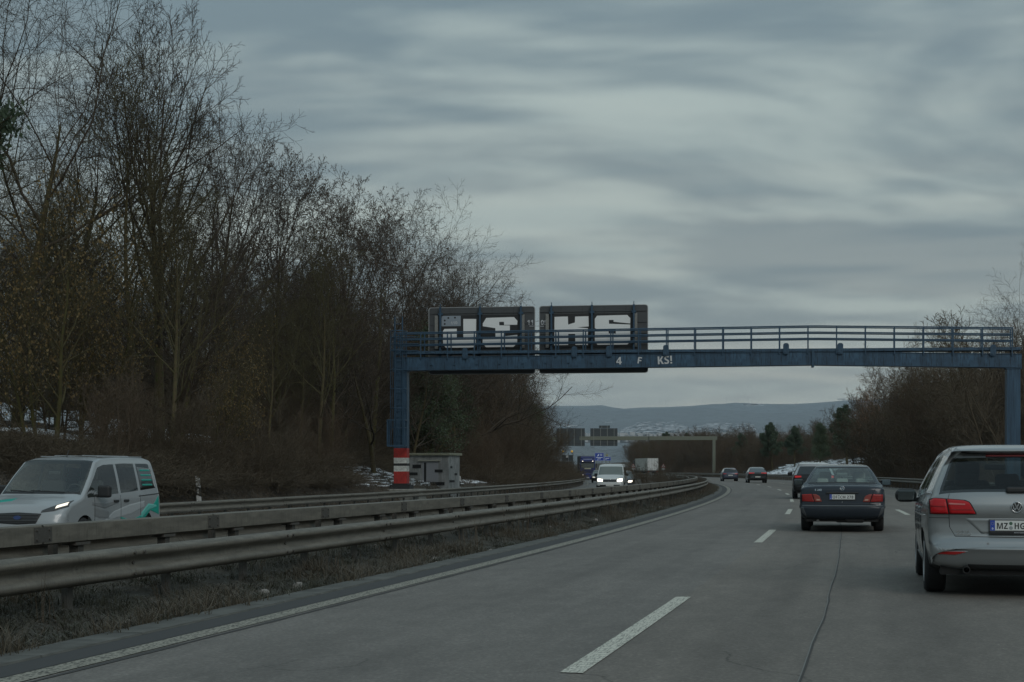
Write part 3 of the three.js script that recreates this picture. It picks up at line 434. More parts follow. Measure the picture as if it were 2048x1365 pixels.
{
  const straw = leafMat(0.085, 0.068, 0.042), green = leafMat(0.036, 0.036, 0.018), brown = leafMat(0.1, 0.075, 0.048);
  const medianSpot = (r, o0, o1, dens = 1.6) => { const Z = 8 + Math.pow(r(), dens) * 190, o = lerp(o0, o1, r()); return P(Z, o, mound(o) * 0.95); };
  scatter('median_grass', 'dry grass growing along the median under the guardrails', 'grass', tuft(1, 26, 0.22, 0.15, 0.9), straw, 4200, 11, (r) => { const p = medianSpot(r, 4.02, 5.6), q = smooth(0.3, 0.75, vnoise(p[2] * 0.55, p[0] * 1.3, 5)); return [p, 0.4 + q * 0.45 + r() * 0.3, 0.15 + q * (0.55 + r() * 0.75)]; });
  scatter('median_grass', 'low green grass along the median near the camera', 'grass', tuft(2, 30, 0.13, 0.18, 1.1), green, 4200, 12, (r) => [medianSpot(r, 4.12, 7.1, 2.2), 0.6 + r() * 0.9, 0.5 + r() * 0.8]);
  scatter('median_weeds', 'thin brown weed stalks standing between the guardrails', 'weeds', tuft(3, 8, 0.7, 0.2, 0.35), brown, 1100, 13, (r) => { const p = medianSpot(r, 4.5, 7.0, 0.9); return [p, 0.6 + r() * 0.6, (p[2] > -26 ? 0.2 : 0.35) + r() * (p[2] > -26 ? 0.45 : 0.8), 0.7]; });
  scatter('bank_grass', 'dry yellow grass on the left bank behind the guardrail', 'grass', tuft(4, 20, 0.5, 0.22, 0.7), brown, 5200, 14, (r) => { const Z = 35 + Math.pow(r(), 1.5) * 190; return [P(Z, 17.7 + Math.pow(r(), 1.6) * (Z < 74 ? 4 : 9)), 0.7 + r() * 0.9, (Z < 97 ? 0.2 : 0.4) + r() * (Z < 97 ? 0.35 : 1.2)]; });
  scatter('bank_grass', 'dry grass on the verge behind the right guardrail', 'grass', tuft(5, 20, 0.45, 0.22, 0.7), straw, 3000, 15, (r) => { const Z = 60 + Math.pow(r(), 1.3) * 330; return [P(Z, -9.4 - Math.pow(r(), 1.4) * 7), 0.7 + r() * 0.9, 0.4 + r() * 1.0]; });
  const bramble = growTree({ seed: 201, height: 1.5, radius: 0.012, bare: 0.05, stems: stems(9, 44, 0.4, 1.3), kids: [8, 6], seg: [6, 4, 2], ratio: [0.5, 0.5], angle: [0.8, 0.8], wob: [0.2, 0.3, 0.3], trop: [-0.12, -0.02, 0], twig: 0.004 });
  scatter('bramble', 'tangled brown brambles covering the left bank', 'undergrowth', merge([bramble.trunk, bramble.crown]), twigMat[3], 2300, 21, (r) => { const Z = 40 + Math.pow(r(), 1.4) * 170; return [P(Z, (Z < 66 ? 19.6 : 18.8) + (Z > 66 && Z < 97 ? 3.6 : 0) + Math.pow(r(), 1.3) * (Z < 74 ? 3.4 : 16)), 0.7 + r() * 1.1, (Z < 74 ? 0.45 : 0.6) + r() * (Z < 74 ? 0.5 : 1.1)]; });
  scatter('bramble', 'tangled brown brambles covering the right verge', 'undergrowth', merge([bramble.trunk, bramble.crown]), twigMat[1], 1700, 22, (r) => { const Z = 75 + Math.pow(r(), 1.2) * 380, snowy = Z > 178 && Z < 252; return [P(Z, -(snowy ? 18 : 10.2) - Math.pow(r(), 1.2) * 12), 0.7 + r() * 1.0, 0.6 + r() * 1.0]; });
  // snow: flat irregular clods
  const clod = new THREE.IcosahedronGeometry(0.5, 1), cp = clod.attributes.position; for (let k = 0; k < cp.count; k++) { const v = new THREE.Vector3().fromBufferAttribute(cp, k), s = 0.7 + 0.6 * vnoise(v.x * 3 + 9, v.z * 3 + v.y * 2, 4); cp.setXYZ(k, v.x * s, v.y * 0.22 * s, v.z * s); } clod.computeVertexNormals();
  const snow = std(0.72, 0.75, 0.78, 0.85);
  scatter('snow_patch', 'thin broken snow left on the left bank between the trees', 'snow', clod, snow, 2600, 31, (r) => {
    const k = r(); let Z, o;
    if (k < 0.5) { Z = 48 + r() * 24; o = 24 + r() * 9; if (vnoise(Z * 0.5, o * 0.5, 6) < 0.42) o = 30 + r() * 5; } else if (k < 0.75) { Z = 62 + r() * 50; o = 21 + (Z - 62) * 0.0 + (r() - 0.5) * 2.2 + r() * 3; } else { Z = 66 + r() * 34; o = 18.6 + r() * 4; }
    return [P(Z, o, 0.03), 0.06 + Math.pow(r(), 2.2) * (k < 0.5 ? 1.5 : 0.5)];
  });
  scatter('snow_patch', 'remains of ploughed snow along the foot of the left guardrail', 'snow', clod, snow, 420, 32, (r) => { const Z = 34 + r() * 50; return [P(Z, 16.75 + r() * 0.9, 0.03), 0.05 + Math.pow(r(), 2) * 0.5]; });
  scatter('snow_patch', 'broken snow lying on the right bank beyond the guardrail', 'snow', clod, snow, 2300, 33, (r) => { const k = r(); const Z = k < 0.75 ? 186 + r() * 60 : 140 + r() * 30, o = k < 0.75 ? -11.0 - r() * 7.5 : -14.5 - r() * 4; return [P(Z, o, 0.06), 0.1 + Math.pow(r(), 2.0) * 1.25]; });
  scatter('snow_patch', 'thin snow scraps along the right verge far ahead', 'snow', clod, snow, 260, 34, (r) => { const Z = 240 + r() * 160; return [P(Z, -9.8 - r() * 3, 0.05), 0.1 + Math.pow(r(), 2) * 0.6]; });
  scatter('gravel_stone', 'pale stones scattered along the median soil', 'gravel', new THREE.DodecahedronGeometry(0.5, 0), std(0.24, 0.22, 0.2, 0.9), 260, 35, (r) => [medianSpot(r, 4.1, 7), 0.03 + Math.pow(r(), 4) * 0.16]);
}

// ================================================================ OVERHEAD SIGN GANTRIES
const blueSteel = std(0.05, 0.115, 0.19, 0.5, { map: T.steel, metalness: 0.1 }), galv = std(0.3, 0.31, 0.31, 0.55, { map: T.grime, metalness: 0.2 }), darkAlu = std(0.06, 0.065, 0.068, 0.6), blackPaint = std(0.018, 0.019, 0.02, 0.6), whitePaint = std(0.62, 0.63, 0.62, 0.7, { map: T.concrete }), redPaint = std(0.42, 0.03, 0.025, 0.6, { map: T.concrete });
{
  // local axes: x runs from the left foot (0) to the right foot (SPAN), y up, z towards the camera
  const A = new THREE.Vector3((803 - 1024) * 73.5 / FOCAL, -0.12, -73.5), B = new THREE.Vector3((2026 - 1024) * 69.5 / FOCAL, 0, -69.5), SPAN = A.distanceTo(B), turn = -Math.atan2(B.z - A.z, B.x - A.x);
  const g = thing('sign_gantry', 'blue steel gantry spanning all lanes with a railed walkway on top', 'gantry');
  g.position.copy(A); g.rotation.y = turn;
  const SPL = 19.0, yb = (x) => x < SPL ? lerp(6.08, 6.16, x / SPL) : lerp(6.16, 5.96, (x - SPL) / (SPAN - SPL)), BH = 0.62, BD = 0.6;
  const seg = (x0, x1, y0, y1, z0, z1) => { const s = grid(1, 4, (i, j) => { const x = i ? x1 : x0, y = yb(x); return [x, y + [y0, y1, y1, y0, y0][j], [z1, z1, z0, z0, z1][j]]; }, (i, j) => [(i ? x1 : x0) * 0.4, j * 0.3]).toNonIndexed(); s.computeVertexNormals(); return s; };
  obj('beam', [seg(-0.33, SPL - 0.03, 0, BH, -BD / 2, BD / 2), seg(-0.33, SPL, 0.002, 0.03, -BD / 2 - 0.04, BD / 2 + 0.04), seg(-0.33, SPL, BH - 0.03, BH - 0.002, -BD / 2 - 0.03, BD / 2 + 0.03), box(0.02, BH, BD, -0.33, yb(0) + BH / 2, 0)], blueSteel, g);
  obj('beam', [seg(SPL + 0.03, SPAN + 0.33, 0, BH, -BD / 2, BD / 2), seg(SPL, SPAN + 0.33, 0.002, 0.03, -BD / 2 - 0.04, BD / 2 + 0.04), seg(SPL, SPAN + 0.33, BH - 0.03, BH - 0.002, -BD / 2 - 0.03, BD / 2 + 0.03), box(0.02, BH, BD, SPAN + 0.33, yb(SPAN) + BH / 2, 0)], blueSteel, g);
  obj('splice_flange', [box(0.05, BH + 0.16, BD + 0.14, SPL - 0.026, yb(SPL) + BH / 2, 0), box(0.05, BH + 0.16, BD + 0.14, SPL + 0.026, yb(SPL) + BH / 2, 0)], blueSteel, g);
  for (const x of [3.8, 7.2, 9.4, 13.9]) obj('stiffener', box(0.09, BH - 0.07, 0.02, x, yb(x) + BH / 2, BD / 2 + 0.011), blueSteel, g);
  for (let x = 1.5; x < 9.6; x += 1.07) obj('bolt', box(0.1, 0.05, 0.05, x, yb(x) + BH * 0.42, BD / 2 + 0.026), blueSteel, g);
  // feet
  const colL = obj('column', [box(0.62, yb(0) - 2.45, 0.55, 0, 2.45 + (yb(0) - 2.45) / 2, 0), box(0.7, 0.05, 0.62, 0, yb(0) - 0.024, 0)], blueSteel, g);
  const bands = [[0.75, 1.36, redPaint], [1.36, 1.62, whitePaint], [1.62, 1.74, blackPaint], [1.74, 2.0, whitePaint], [2.0, 2.45, redPaint]];
  for (const [y0, y1, m] of bands) obj('painted_band', box(0.624, y1 - y0, 0.554, 0, (y0 + y1) / 2, 0), m, colL);
  obj('base_plate', [box(0.95, 0.22, 0.9, 0, 0.63, 0), box(0.75, 0.06, 0.7, 0, 0.77, 0)], blackPaint, g);
  obj('footing', rbox(1.9, 1.2, 1.7, 0.05, 0.1, -0.06, 0.1), std(0.3, 0.3, 0.28, 0.9, { map: T.concrete }), g);
  obj('column', [box(0.58, yb(SPAN) + 0.3, 0.55, SPAN, yb(SPAN) / 2 - 0.15, 0), box(0.7, 0.05, 0.62, SPAN, yb(SPAN) - 0.024, 0), box(0.8, 0.08, 0.75, SPAN, 0.3, 0)], blueSteel, g);
  // walkway and railings
  const WY = BH + 0.16; obj('walkway', [seg(-0.3, SPAN + 0.3, WY, WY + 0.13, BD / 2 - 0.02, BD / 2 + 0.05), seg(-0.3, SPAN + 0.3, WY, WY + 0.13, -BD / 2 - 0.05, -BD / 2 + 0.02), seg(-0.3, SPAN + 0.3, WY - 0.02, WY + 0.01, -BD / 2 + 0.02, BD / 2 - 0.02)], blueSteel, g);
  for (const [z, far] of [[BD / 2 + 0.06, 0], [-BD / 2 - 0.06, 1]]) {
    for (const h of [0.98, 0.7, 0.42]) { const pts = []; for (let x = -0.3; x <= SPAN + 0.31; x += 0.5) pts.push([x, yb(x) + WY + h, z]); const t = new Tubes(); t.tube(pts, pts.map(() => 0.03), 6); obj('handrail', t.geo(), blueSteel, g); }
    for (let x = -0.28; x <= SPAN + 0.3; x += 1.27) obj('rail_post', [box(0.055, 1.25, 0.045, x + far * 0.04, yb(x) + WY + 0.36, z)], blueSteel, g);
  }
  for (const x of [3.1, 8.2, 9.8, 12.4, 17.8, 20.2, SPAN - 0.9]) { const s = roundRect(0.26, 0.5, 0.12); obj('bracket', [new THREE.ExtrudeGeometry(s, { depth: 0.03, bevelEnabled: false }).translate(x, yb(x) + BH + 0.13, BD / 2 + 0.08), new THREE.CylinderGeometry(0.06, 0.06, 0.05, 12).rotateX(Math.PI / 2).translate(x, yb(x) + BH - 0.02, BD / 2 + 0.12)], blueSteel, g); }
  // caged ladder up the left column
  const lad = obj('ladder', [box(0.05, 6.0, 0.05, -0.24, 5.6, 0.36), box(0.05, 6.0, 0.05, 0.12, 5.6, 0.36), ...Array.from({ length: 20 }, (_, k) => bar([-0.24, 2.75 + k * 0.29, 0.36], [0.12, 2.75 + k * 0.29, 0.36], 0.014, 5))], blueSteel, g);
  const cage = []; for (const y of [3.4, 4.3, 5.2, 6.1, 7.0, 7.9]) { const pts = []; for (let k = 0; k <= 10; k++) { const a = Math.PI * k / 10; pts.push([-0.06 - Math.cos(a) * 0.38, y, 0.36 + Math.sin(a) * 0.62]); } const t = new Tubes(); t.tube(pts, pts.map(() => 0.02), 4); cage.push(t.geo()); }
  for (let k = 0; k <= 6; k++) { const a = Math.PI * k / 6, x = -0.06 - Math.cos(a) * 0.38, z = 0.36 + Math.sin(a) * 0.62; cage.push(bar([x, 3.3, z], [x, 7.9, z], 0.012, 4)); }
  obj('ladder_cage', cage, blueSteel, g);
  const gate = [box(0.8, 0.08, 0.05, -0.06, 2.55, 0.98), box(0.8, 0.05, 0.05, -0.06, 3.75, 0.98), box(0.05, 1.2, 0.05, -0.46, 3.15, 0.98), box(0.05, 1.2, 0.05, 0.34, 3.15, 0.98), box(0.05, 0.05, 0.7, -0.46, 2.55, 0.63), box(0.05, 0.05, 0.7, 0.34, 2.55, 0.63), box(0.05, 0.05, 0.7, -0.46, 3.75, 0.63), box(0.05, 0.05, 0.7, 0.34, 3.75, 0.63)];
  for (let k = 1; k < 8; k++) gate.push(bar([-0.46 + k * 0.1, 2.55, 0.98], [-0.46 + k * 0.1, 3.75, 0.98], 0.012, 4));
  for (let k = 1; k < 6; k++) gate.push(bar([-0.46, 2.55, 0.3 + k * 0.11], [-0.46, 3.75, 0.3 + k * 0.11], 0.012, 4));
  obj('ladder_gate', gate, blueSteel, g);
  const lg = []; for (const x of [-0.42, -0.2, 0.05, 0.3]) lg.push(bar([x, yb(0) + BH, 0.42], [x, yb(0) + 1.75, 0.42], 0.018, 4)); for (const y of [0.3, 0.62, 0.94]) lg.push(bar([-0.42, yb(0) + BH + y, 0.42], [0.9, yb(0) + BH + y, 0.42], 0.018, 4)); obj('landing_rail', lg, blueSteel, g);
  // graffiti on the beam
  const gm = std(0.55, 0.56, 0.56, 0.7);
  for (const [s, x, sz, tilt] of [['4', 10.25, 0.34, 0], ['F', 11.2, 0.3, -0.15], ['KS!', 12.35, 0.36, 0.05]]) { const q = obj('graffiti', textGeo(s, sz, 0.004), gm, g); q.position.set(x, yb(x) + 0.32, BD / 2 + 0.004); q.rotation.z = tilt; }

  // the two sign boards, seen from behind: things of their own, hung on the gantry
  const board = (x0, x1, y0, y1, label, paint) => {
    const w = x1 - x0, h = y1 - y0, t = thing('sign_board', label, 'road sign', 'sign boards on the blue gantry');
    const at = new THREE.Vector3((x0 + x1) / 2, (y0 + y1) / 2, -0.62).applyAxisAngle(new THREE.Vector3(0, 1, 0), turn).add(A); t.position.copy(at); t.rotation.y = turn;
    obj('panel', new THREE.ExtrudeGeometry(roundRect(w, h, 0.14), { depth: 0.05, bevelEnabled: false, curveSegments: 6 }).translate(0, 0, -0.08), darkAlu, t);
    const rim = new THREE.Shape(roundRect(w + 0.03, h + 0.03, 0.15).getPoints(6)); rim.holes.push(new THREE.Path(roundRect(w - 0.03, h - 0.03, 0.13).getPoints(6))); obj('rim', new THREE.ExtrudeGeometry(rim, { depth: 0.075, bevelEnabled: false }).translate(0, 0, -0.09), std(0.3, 0.31, 0.31, 0.5), t);
    for (let k = 0; k < 6; k++) obj('stiffening_rail', box(w - 0.12, 0.035, 0.035, 0, -h / 2 + 0.28 + k * (h - 0.55) / 5, -0.012), darkAlu, t);
    for (let k = 1; k < 5; k++) obj('panel_joint', box(0.012, h - 0.06, 0.006, -w / 2 + w * k / 5, 0, -0.027), blackPaint, t);
    for (const u of [-0.385, -0.01, 0.375]) { const post = obj('support_post', [box(0.08, h * 0.93, 0.12, u * w, 0.12, 0.14), box(0.2, 0.1, 0.14, u * w, h / 2 - 0.32, 0.1), cyl(0.02, 0.02, 0.2, 6, u * w, h / 2 + 0.06, 0.12)], blueSteel, t); }
    for (const u of [-0.425, 0.39]) obj('cable_duct', [box(0.16, h * 0.5, 0.07, u * w, h * 0.13, 0.05)], galv, t);
    obj('black_panel', [box(w * 0.78, h * 0.5, 0.012, -0.01 * w, h * 0.13, 0.028)], blackPaint, t);
    paint(t, w, h); return t;
  };
  const sc = 43.1, X0 = (px, s = 42.9) => { // column in the picture -> place along the gantry
    let u = (px - 1024) / FOCAL, t = (u * -A.z - A.x) / ((B.x - A.x) - u * (A.z - B.z) * 1); return t * SPAN; };
  const letter = (t, pts, ox, oy, S, z = 0.036) => { const q = obj('graffiti_letter', plateShape(pts.map(([x, y]) => [x * S + ox, -y * S + oy]), 0.004), std(0.78, 0.79, 0.78, 0.5), t); q.position.z = z; return q; };
  // letters drawn in the coordinates of a close view of the boards, 187 units to the metre
  const S = 1 / 187;
  const J = [[178, 250], [190, 233], [300, 233], [300, 310], [358, 310], [358, 148], [472, 150], [470, 375], [445, 398], [205, 398], [178, 370]];
  const E = [[530, 190], [560, 142], [805, 138], [835, 172], [832, 205], [718, 205], [716, 178], [674, 178], [676, 208], [768, 210], [768, 262], [716, 264], [714, 305], [834, 292], [832, 365], [800, 397], [560, 397], [528, 368], [530, 310], [642, 308], [642, 264], [640, 232], [530, 214]];
  const Kk = [[1160, 138], [1278, 136], [1280, 208], [1340, 190], [1342, 138], [1460, 136], [1462, 226], [1360, 232], [1455, 242], [1454, 388], [1344, 386], [1342, 290], [1282, 290], [1280, 386], [1158, 388]];
  const Sx = [[1515, 160], [1535, 133], [1800, 130], [1827, 158], [1826, 205], [1680, 188], [1680, 172], [1640, 172], [1640, 205], [1826, 214], [1826, 365], [1800, 388], [1540, 388], [1516, 362], [1516, 268], [1636, 266], [1638, 290], [1700, 292], [1700, 258], [1540, 256], [1516, 240]];
  const b1x = [X0(852.3), X0(1066)], b2x = [X0(1075.5), X0(1294)], by = [1.3 + (943 - 744.8) / 42.6, 1.3 + (943 - 611) / 42.6];
  const frame = (t, w, px0, px1) => { const k = w / (px1 - px0); return { k, f: (pts) => pts.map(([x, y]) => [(x - (px0 + px1) / 2) * k, (337.5 - y) * k]) }; };
  board(b1x[0], b1x[1], by[0], by[1], 'back of the left overhead sign sprayed with the letters JE', (t, w) => {
    const { k, f } = frame(t, w, 50, 985); for (const L of [J, E]) { const q = obj('graffiti_letter', plateShape(f(L), 0.004), std(0.78, 0.79, 0.78, 0.5), t); q.position.z = 0.036; }
    const c = f([[250, 165]])[0]; const pl = obj('silver_patch', box(170 * k, 90 * k, 0.005, c[0], c[1], 0.038), std(0.25, 0.29, 0.33, 0.6), t);
    const dots = [[193, 160], [225, 138], [284, 136], [193, 190]].map((p) => f([p])[0]); obj('spray_dots', dots.map((d) => new THREE.CylinderGeometry(0.045, 0.045, 0.003, 12).rotateX(Math.PI / 2).translate(d[0], d[1], 0.043)), blackPaint, t);
    const bl = f([[272, 182]])[0]; const bs = new THREE.Shape(); bs.absellipse(bl[0], bl[1], 50 * k, 24 * k, 0, 6.29); obj('tag_ground', new THREE.ExtrudeGeometry(bs, { depth: 0.003, bevelEnabled: false, curveSegments: 20 }).translate(0, 0, 0.0405), std(0.05, 0.08, 0.14, 0.7), t);
    const tx = obj('graffiti_tag', textGeo('110', 26 * k, 0.003), std(0.5, 0.52, 0.54, 0.7), t); tx.position.set(bl[0] + 4 * k, bl[1], 0.045); tx.rotation.z = 0.08;
    const e = f([[945, 185], [958, 218]]); const t2 = obj('graffiti_tag', textGeo('11', 40 * k, 0.003), std(0.5, 0.52, 0.54, 0.7), t); t2.position.set(e[0][0], e[0][1], 0.002); obj('graffiti_underline', box(40 * k, 4 * k, 0.004, e[1][0], e[1][1], 0.002), std(0.5, 0.52, 0.54, 0.7), t);
  });
  board(b2x[0], b2x[1], by[0], by[1], 'back of the right overhead sign sprayed with the letters KS', (t, w) => {
    const { k, f } = frame(t, w, 1025, 1978); for (const L of [Kk, Sx]) { const q = obj('graffiti_letter', plateShape(f(L), 0.004), std(0.78, 0.79, 0.78, 0.5), t); q.position.z = 0.036; }
    const e = f([[1058, 185], [1048, 218]]); const t2 = obj('graffiti_tag', textGeo('0!', 40 * k, 0.003), std(0.5, 0.52, 0.54, 0.7), t); t2.position.set(e[0][0], e[0][1], 0.002); obj('graffiti_underline', box(36 * k, 4 * k, 0.004, e[1][0], e[1][1], 0.002), std(0.5, 0.52, 0.54, 0.7), t);
  });
}
// ---- the far gantry: pale steel, two board backs and a small one on top
{
  const Z = 295, sc = FOCAL / Z, cx = (px) => (px - 1024) / sc, cy = (py) => EYE + (941 - py) / sc;
  const steel = std(0.15, 0.16, 0.125, 0.75), g = thing('sign_gantry', 'slim pale green gantry far ahead beyond the blue one', 'gantry'); g.position.set(cx(1428), 0, -Z); g.rotation.y = -0.03;
  const L = cx(1428) - cx(1085);
  obj('beam', [rbox(L + 0.6, 0.72, 0.6, 0.03, -L / 2 + 0.3, cy(877), 0)], steel, g); obj('column', rbox(0.55, cy(877), 0.6, 0.03, 0.02, cy(877) / 2 - 0.35, 0.01), steel, g); obj('column', rbox(0.55, cy(877), 0.6, 0.03, -L, cy(877) / 2 - 0.4, 0.01), steel, g);
  obj('antenna', bar([cx(1298) - cx(1428), cy(886), 0.4], [cx(1298) - cx(1428), cy(867), 0.4], 0.05, 5), darkAlu, g);
  const board = (p0, p1, q0, q1, n, label) => { const t = thing('sign_board', label, 'road sign', 'sign boards on the far gantry'), w = cx(p1) - cx(p0), h = cy(q0) - cy(q1); t.position.set((cx(p0) + cx(p1)) / 2, (cy(q0) + cy(q1)) / 2, -Z - 0.5); obj('panel', rbox(w, h, 0.08, 0.03, 0, 0, 0), std(0.045, 0.055, 0.06, 0.6), t); for (let k = 0; k < n; k++) obj('support_post', box(0.1, h * 0.98, 0.1, -w / 2 + w * (k + 0.5) / n, 0, 0.09), std(0.2, 0.21, 0.2, 0.6), t); for (const u of [-0.35, 0, 0.35]) if (n > 2) obj('stiffening_rail', box(w * 0.98, 0.06, 0.03, 0, u * h, 0.055), std(0.03, 0.035, 0.04, 0.6), t); };
  board(1113, 1170, 857, 892.5, 4, 'back of the left sign board on the far gantry'); board(1181, 1235.5, 857, 892.5, 4, 'back of the right sign board on the far gantry'); board(1198.5, 1220.5, 851.5, 856.6, 2, 'small sign on top of the right far board');
}
// ================================================================ ROADSIDE FURNITURE
{
  // switch hut with painted black stripes
  const hutZ = 84, t = thing('switch_hut', 'small grey concrete switch hut striped with black paint behind the left column', 'hut');
  const sc = FOCAL / hutZ, x = (858 - 1024) / sc, base = -0.3, top = EYE + (943 - 909) / sc, w = 84 / sc, h = top - base; t.position.set(x, base, -hutZ); t.rotation.y = -0.32;
  const wallMat = std(0.36, 0.37, 0.38, 0.9, { map: T.concrete });
  obj('wall', rbox(w, h - 0.1, 1.7, 0.02, 0, (h - 0.1) / 2, -0.85), wallMat, t); obj('roof', rbox(w + 0.2, 0.13, 1.95, 0.02, 0, h - 0.06, -0.85), std(0.34, 0.34, 0.26, 0.9, { map: T.concrete }), t);
  const dr = obj('door', [box(0.9, h - 0.55, 0.02, 0.08, (h - 0.55) / 2 + 0.1, 0.011)], std(0.3, 0.31, 0.33, 0.7), t); obj('door_gap_shade', box(0.13, h - 0.6, 0.012, -0.22, (h - 0.6) / 2 + 0.1, 0.018), blackPaint, t);
  obj('door_lintel', box(1.25, 0.06, 0.12, 0.02, h - 0.4, 0.05), std(0.36, 0.36, 0.3, 0.9), t);
  for (const [px, py, pw, ph] of [[-0.62, 0.72, 0.5, 0.14], [-0.8, 0.56, 0.5, 0.11], [0.5, 0.62, 0.46, 0.12], [-0.72, 0.36, 0.62, 0.12], [0.42, 0.35, 0.85, 0.13], [-0.6, 0.12, 0.46, 0.08], [0.35, 0.15, 0.26, 0.06], [0.5, 0.03, 0.4, 0.09]]) obj('painted_stripe', box(pw, ph * 1.3, 0.006, px * w / 2, py * h, 0.028), blackPaint, t);
  for (const [z, py, pw] of [[-0.4, 0.7, 0.3], [-0.5, 0.4, 0.8], [-0.5, 0.2, 0.4], [-1.1, 0.55, 0.4]]) obj('painted_stripe', box(0.006, 0.12, pw, w / 2 + 0.003, py * h, z), blackPaint, t);
  const c = thing('control_cabinet', 'small pale grey cabinet on a post right of the switch hut', 'cabinet'); const cz = 88, cs = FOCAL / cz; c.position.set((902 - 1024) / cs, -0.1, -cz); obj('casing', rbox(0.3, 0.42, 0.22, 0.02, 0, EYE + 0.1 + (943 - 958) / cs, 0), std(0.42, 0.42, 0.38, 0.7), c); obj('post', cyl(0.04, 0.04, 0.85, 8, 0, 0.43, 0), galv, c); obj('antenna', bar([0.06, 1.1, 0], [0.08, 1.55, 0], 0.012, 5), galv, c);
}
function delineator(px, Z, top, label) {
  const t = thing('delineator_post', label, 'marker post', 'white marker posts on the left verge'), s = FOCAL / Z, x = (px - 1024) / s, gy = groundAt(x, -Z), ht = EYE + (943 - top) / s - gy; t.position.set(x, gy, -Z); t.rotation.z = (px % 7 - 3) * 0.02;
  const body = plateShape([[-0.065, 0], [0.065, 0], [0.06, ht - 0.08], [-0.06, ht]], 0.1, 0.006).translate(0, 0, -0.05); obj('body', body, std(0.62, 0.62, 0.6, 0.7), t); obj('black_band', plateShape([[-0.073, ht - 0.58], [0.073, ht - 0.64], [0.071, ht - 0.36], [-0.071, ht - 0.3]], 0.116, 0.004).translate(0, 0, -0.058), blackPaint, t); obj('reflector', box(0.05, 0.14, 0.01, 0, ht - 0.47, 0.064), std(0.5, 0.5, 0.48, 0.4), t);
}
delineator(398, 49.2, 955, 'white marker post with black band right of the white van'); delineator(918, 88, 953, 'white marker post with black band right of the cabinet'); delineator(1114, 150, 949, 'small white marker post before the flashing warning board');
{
  // mobile warning board seen from behind: dark panel on a frame with two amber lamps
  const Z = 205, s = FOCAL / Z, t = thing('warning_board', 'dark framed warning board with two amber lamps beside the opposite lanes', 'warning board'), x = (1133 - 1024) / s; t.position.set(x, -0.45, -Z);
  const Y = (py) => EYE + 0.45 + (943 - py) / s, X = (px) => (px - 1133) / s, dk = std(0.03, 0.04, 0.045, 0.6), fr = std(0.14, 0.16, 0.17, 0.6);
  obj('upper_panel', [box(X(1146) - X(1123), Y(913) - Y(926), 0.08, (X(1146) + X(1123)) / 2, (Y(913) + Y(926)) / 2, 0)], dk, t); obj('lower_panel', [box(X(1148) - X(1115), Y(926) - Y(942), 0.08, (X(1148) + X(1115)) / 2, (Y(926) + Y(942)) / 2, 0)], dk, t);
  for (const px of [1118, 1137, 1146]) obj('post', bar([X(px), 0, 0.1], [X(px), Y(px < 1120 ? 925 : 908), 0.1], 0.06, 6), fr, t); for (const py of [913, 925, 941]) obj('cross_bar', bar([X(1115), Y(py), 0.08], [X(1148), Y(py), 0.08], 0.05, 6), fr, t);
  obj('lamp_box', box(0.28, 0.34, 0.2, X(1134), Y(916), 0.12), std(0.35, 0.36, 0.36, 0.6), t);
  for (const px of [1126, 1144]) { const l = obj('warning_lamp', new THREE.SphereGeometry(0.14, 14, 10).translate(X(px), Y(905.5), 0.05), phys(0.75, 0.42, 0.05, 0.25, { emissive: lin(0.5, 0.3, 0.03), emissiveIntensity: 0.5 }), t); obj('lamp_socket', cyl(0.09, 0.09, 0.12, 8, X(px), Y(908.5), 0.05), dk, l); }
}
function blueSign(px0, px1, py0, py1, Z, label, draw) {
  const s = FOCAL / Z, w = (px1 - px0) / s, h = (py1 - py0) / s, t = thing('direction_sign', label, 'road sign'); t.position.set(((px0 + px1) / 2 - 1024) / s, 0, -Z);
  const y = EYE + (943 - (py0 + py1) / 2) / s, tex = canvasTex(256, Math.round(256 * h / w), (c, W, H) => { c.fillStyle = '#1d3f9a'; c.fillRect(0, 0, W, H); c.strokeStyle = '#c9d0e0'; c.lineWidth = 6; c.strokeRect(6, 6, W - 12, H - 12); c.fillStyle = '#dfe4ee'; draw(c, W, H); });
  obj('panel', rbox(w, h, 0.06, 0.02, 0, y, 0), std(0.25, 0.26, 0.27, 0.6), t); obj('face', new THREE.PlaneGeometry(w * 0.985, h * 0.98).translate(0, y, 0.034), new THREE.MeshStandardMaterial({ map: tex, roughness: 0.5 }), t);
  for (const u of [-0.3, 0.3]) obj('post', cyl(0.08, 0.08, y, 8, u * w, y / 2 - 0.3, -0.1), galv, t);
}
blueSign(1189.5, 1208, 908, 924.5, 330, 'large blue direction sign with white arrow between truck and white van', (c, W, H) => { c.beginPath(); c.moveTo(60, H * 0.42); c.lineTo(90, H * 0.3); c.lineTo(82, H * 0.26); c.lineTo(125, H * 0.13); c.lineTo(110, H * 0.42); c.lineTo(100, H * 0.36); c.lineTo(72, H * 0.46); c.fill(); c.fillRect(150, H * 0.16, 56, H * 0.2); c.fillStyle = '#1d3f9a'; c.fillRect(158, H * 0.2, 40, H * 0.12); c.fillStyle = '#dfe4ee'; c.fillRect(36, H * 0.55, 184, H * 0.07); c.fillRect(80, H * 0.72, 90, H * 0.07); c.fillRect(60, H * 0.86, 40, H * 0.05); });
blueSign(1208.8, 1222, 916.5, 924, 338, 'smaller blue direction sign right of the large one', (c, W, H) => { c.fillRect(40, H * 0.35, 150, H * 0.14); c.fillRect(30, H * 0.65, 60, H * 0.1); });
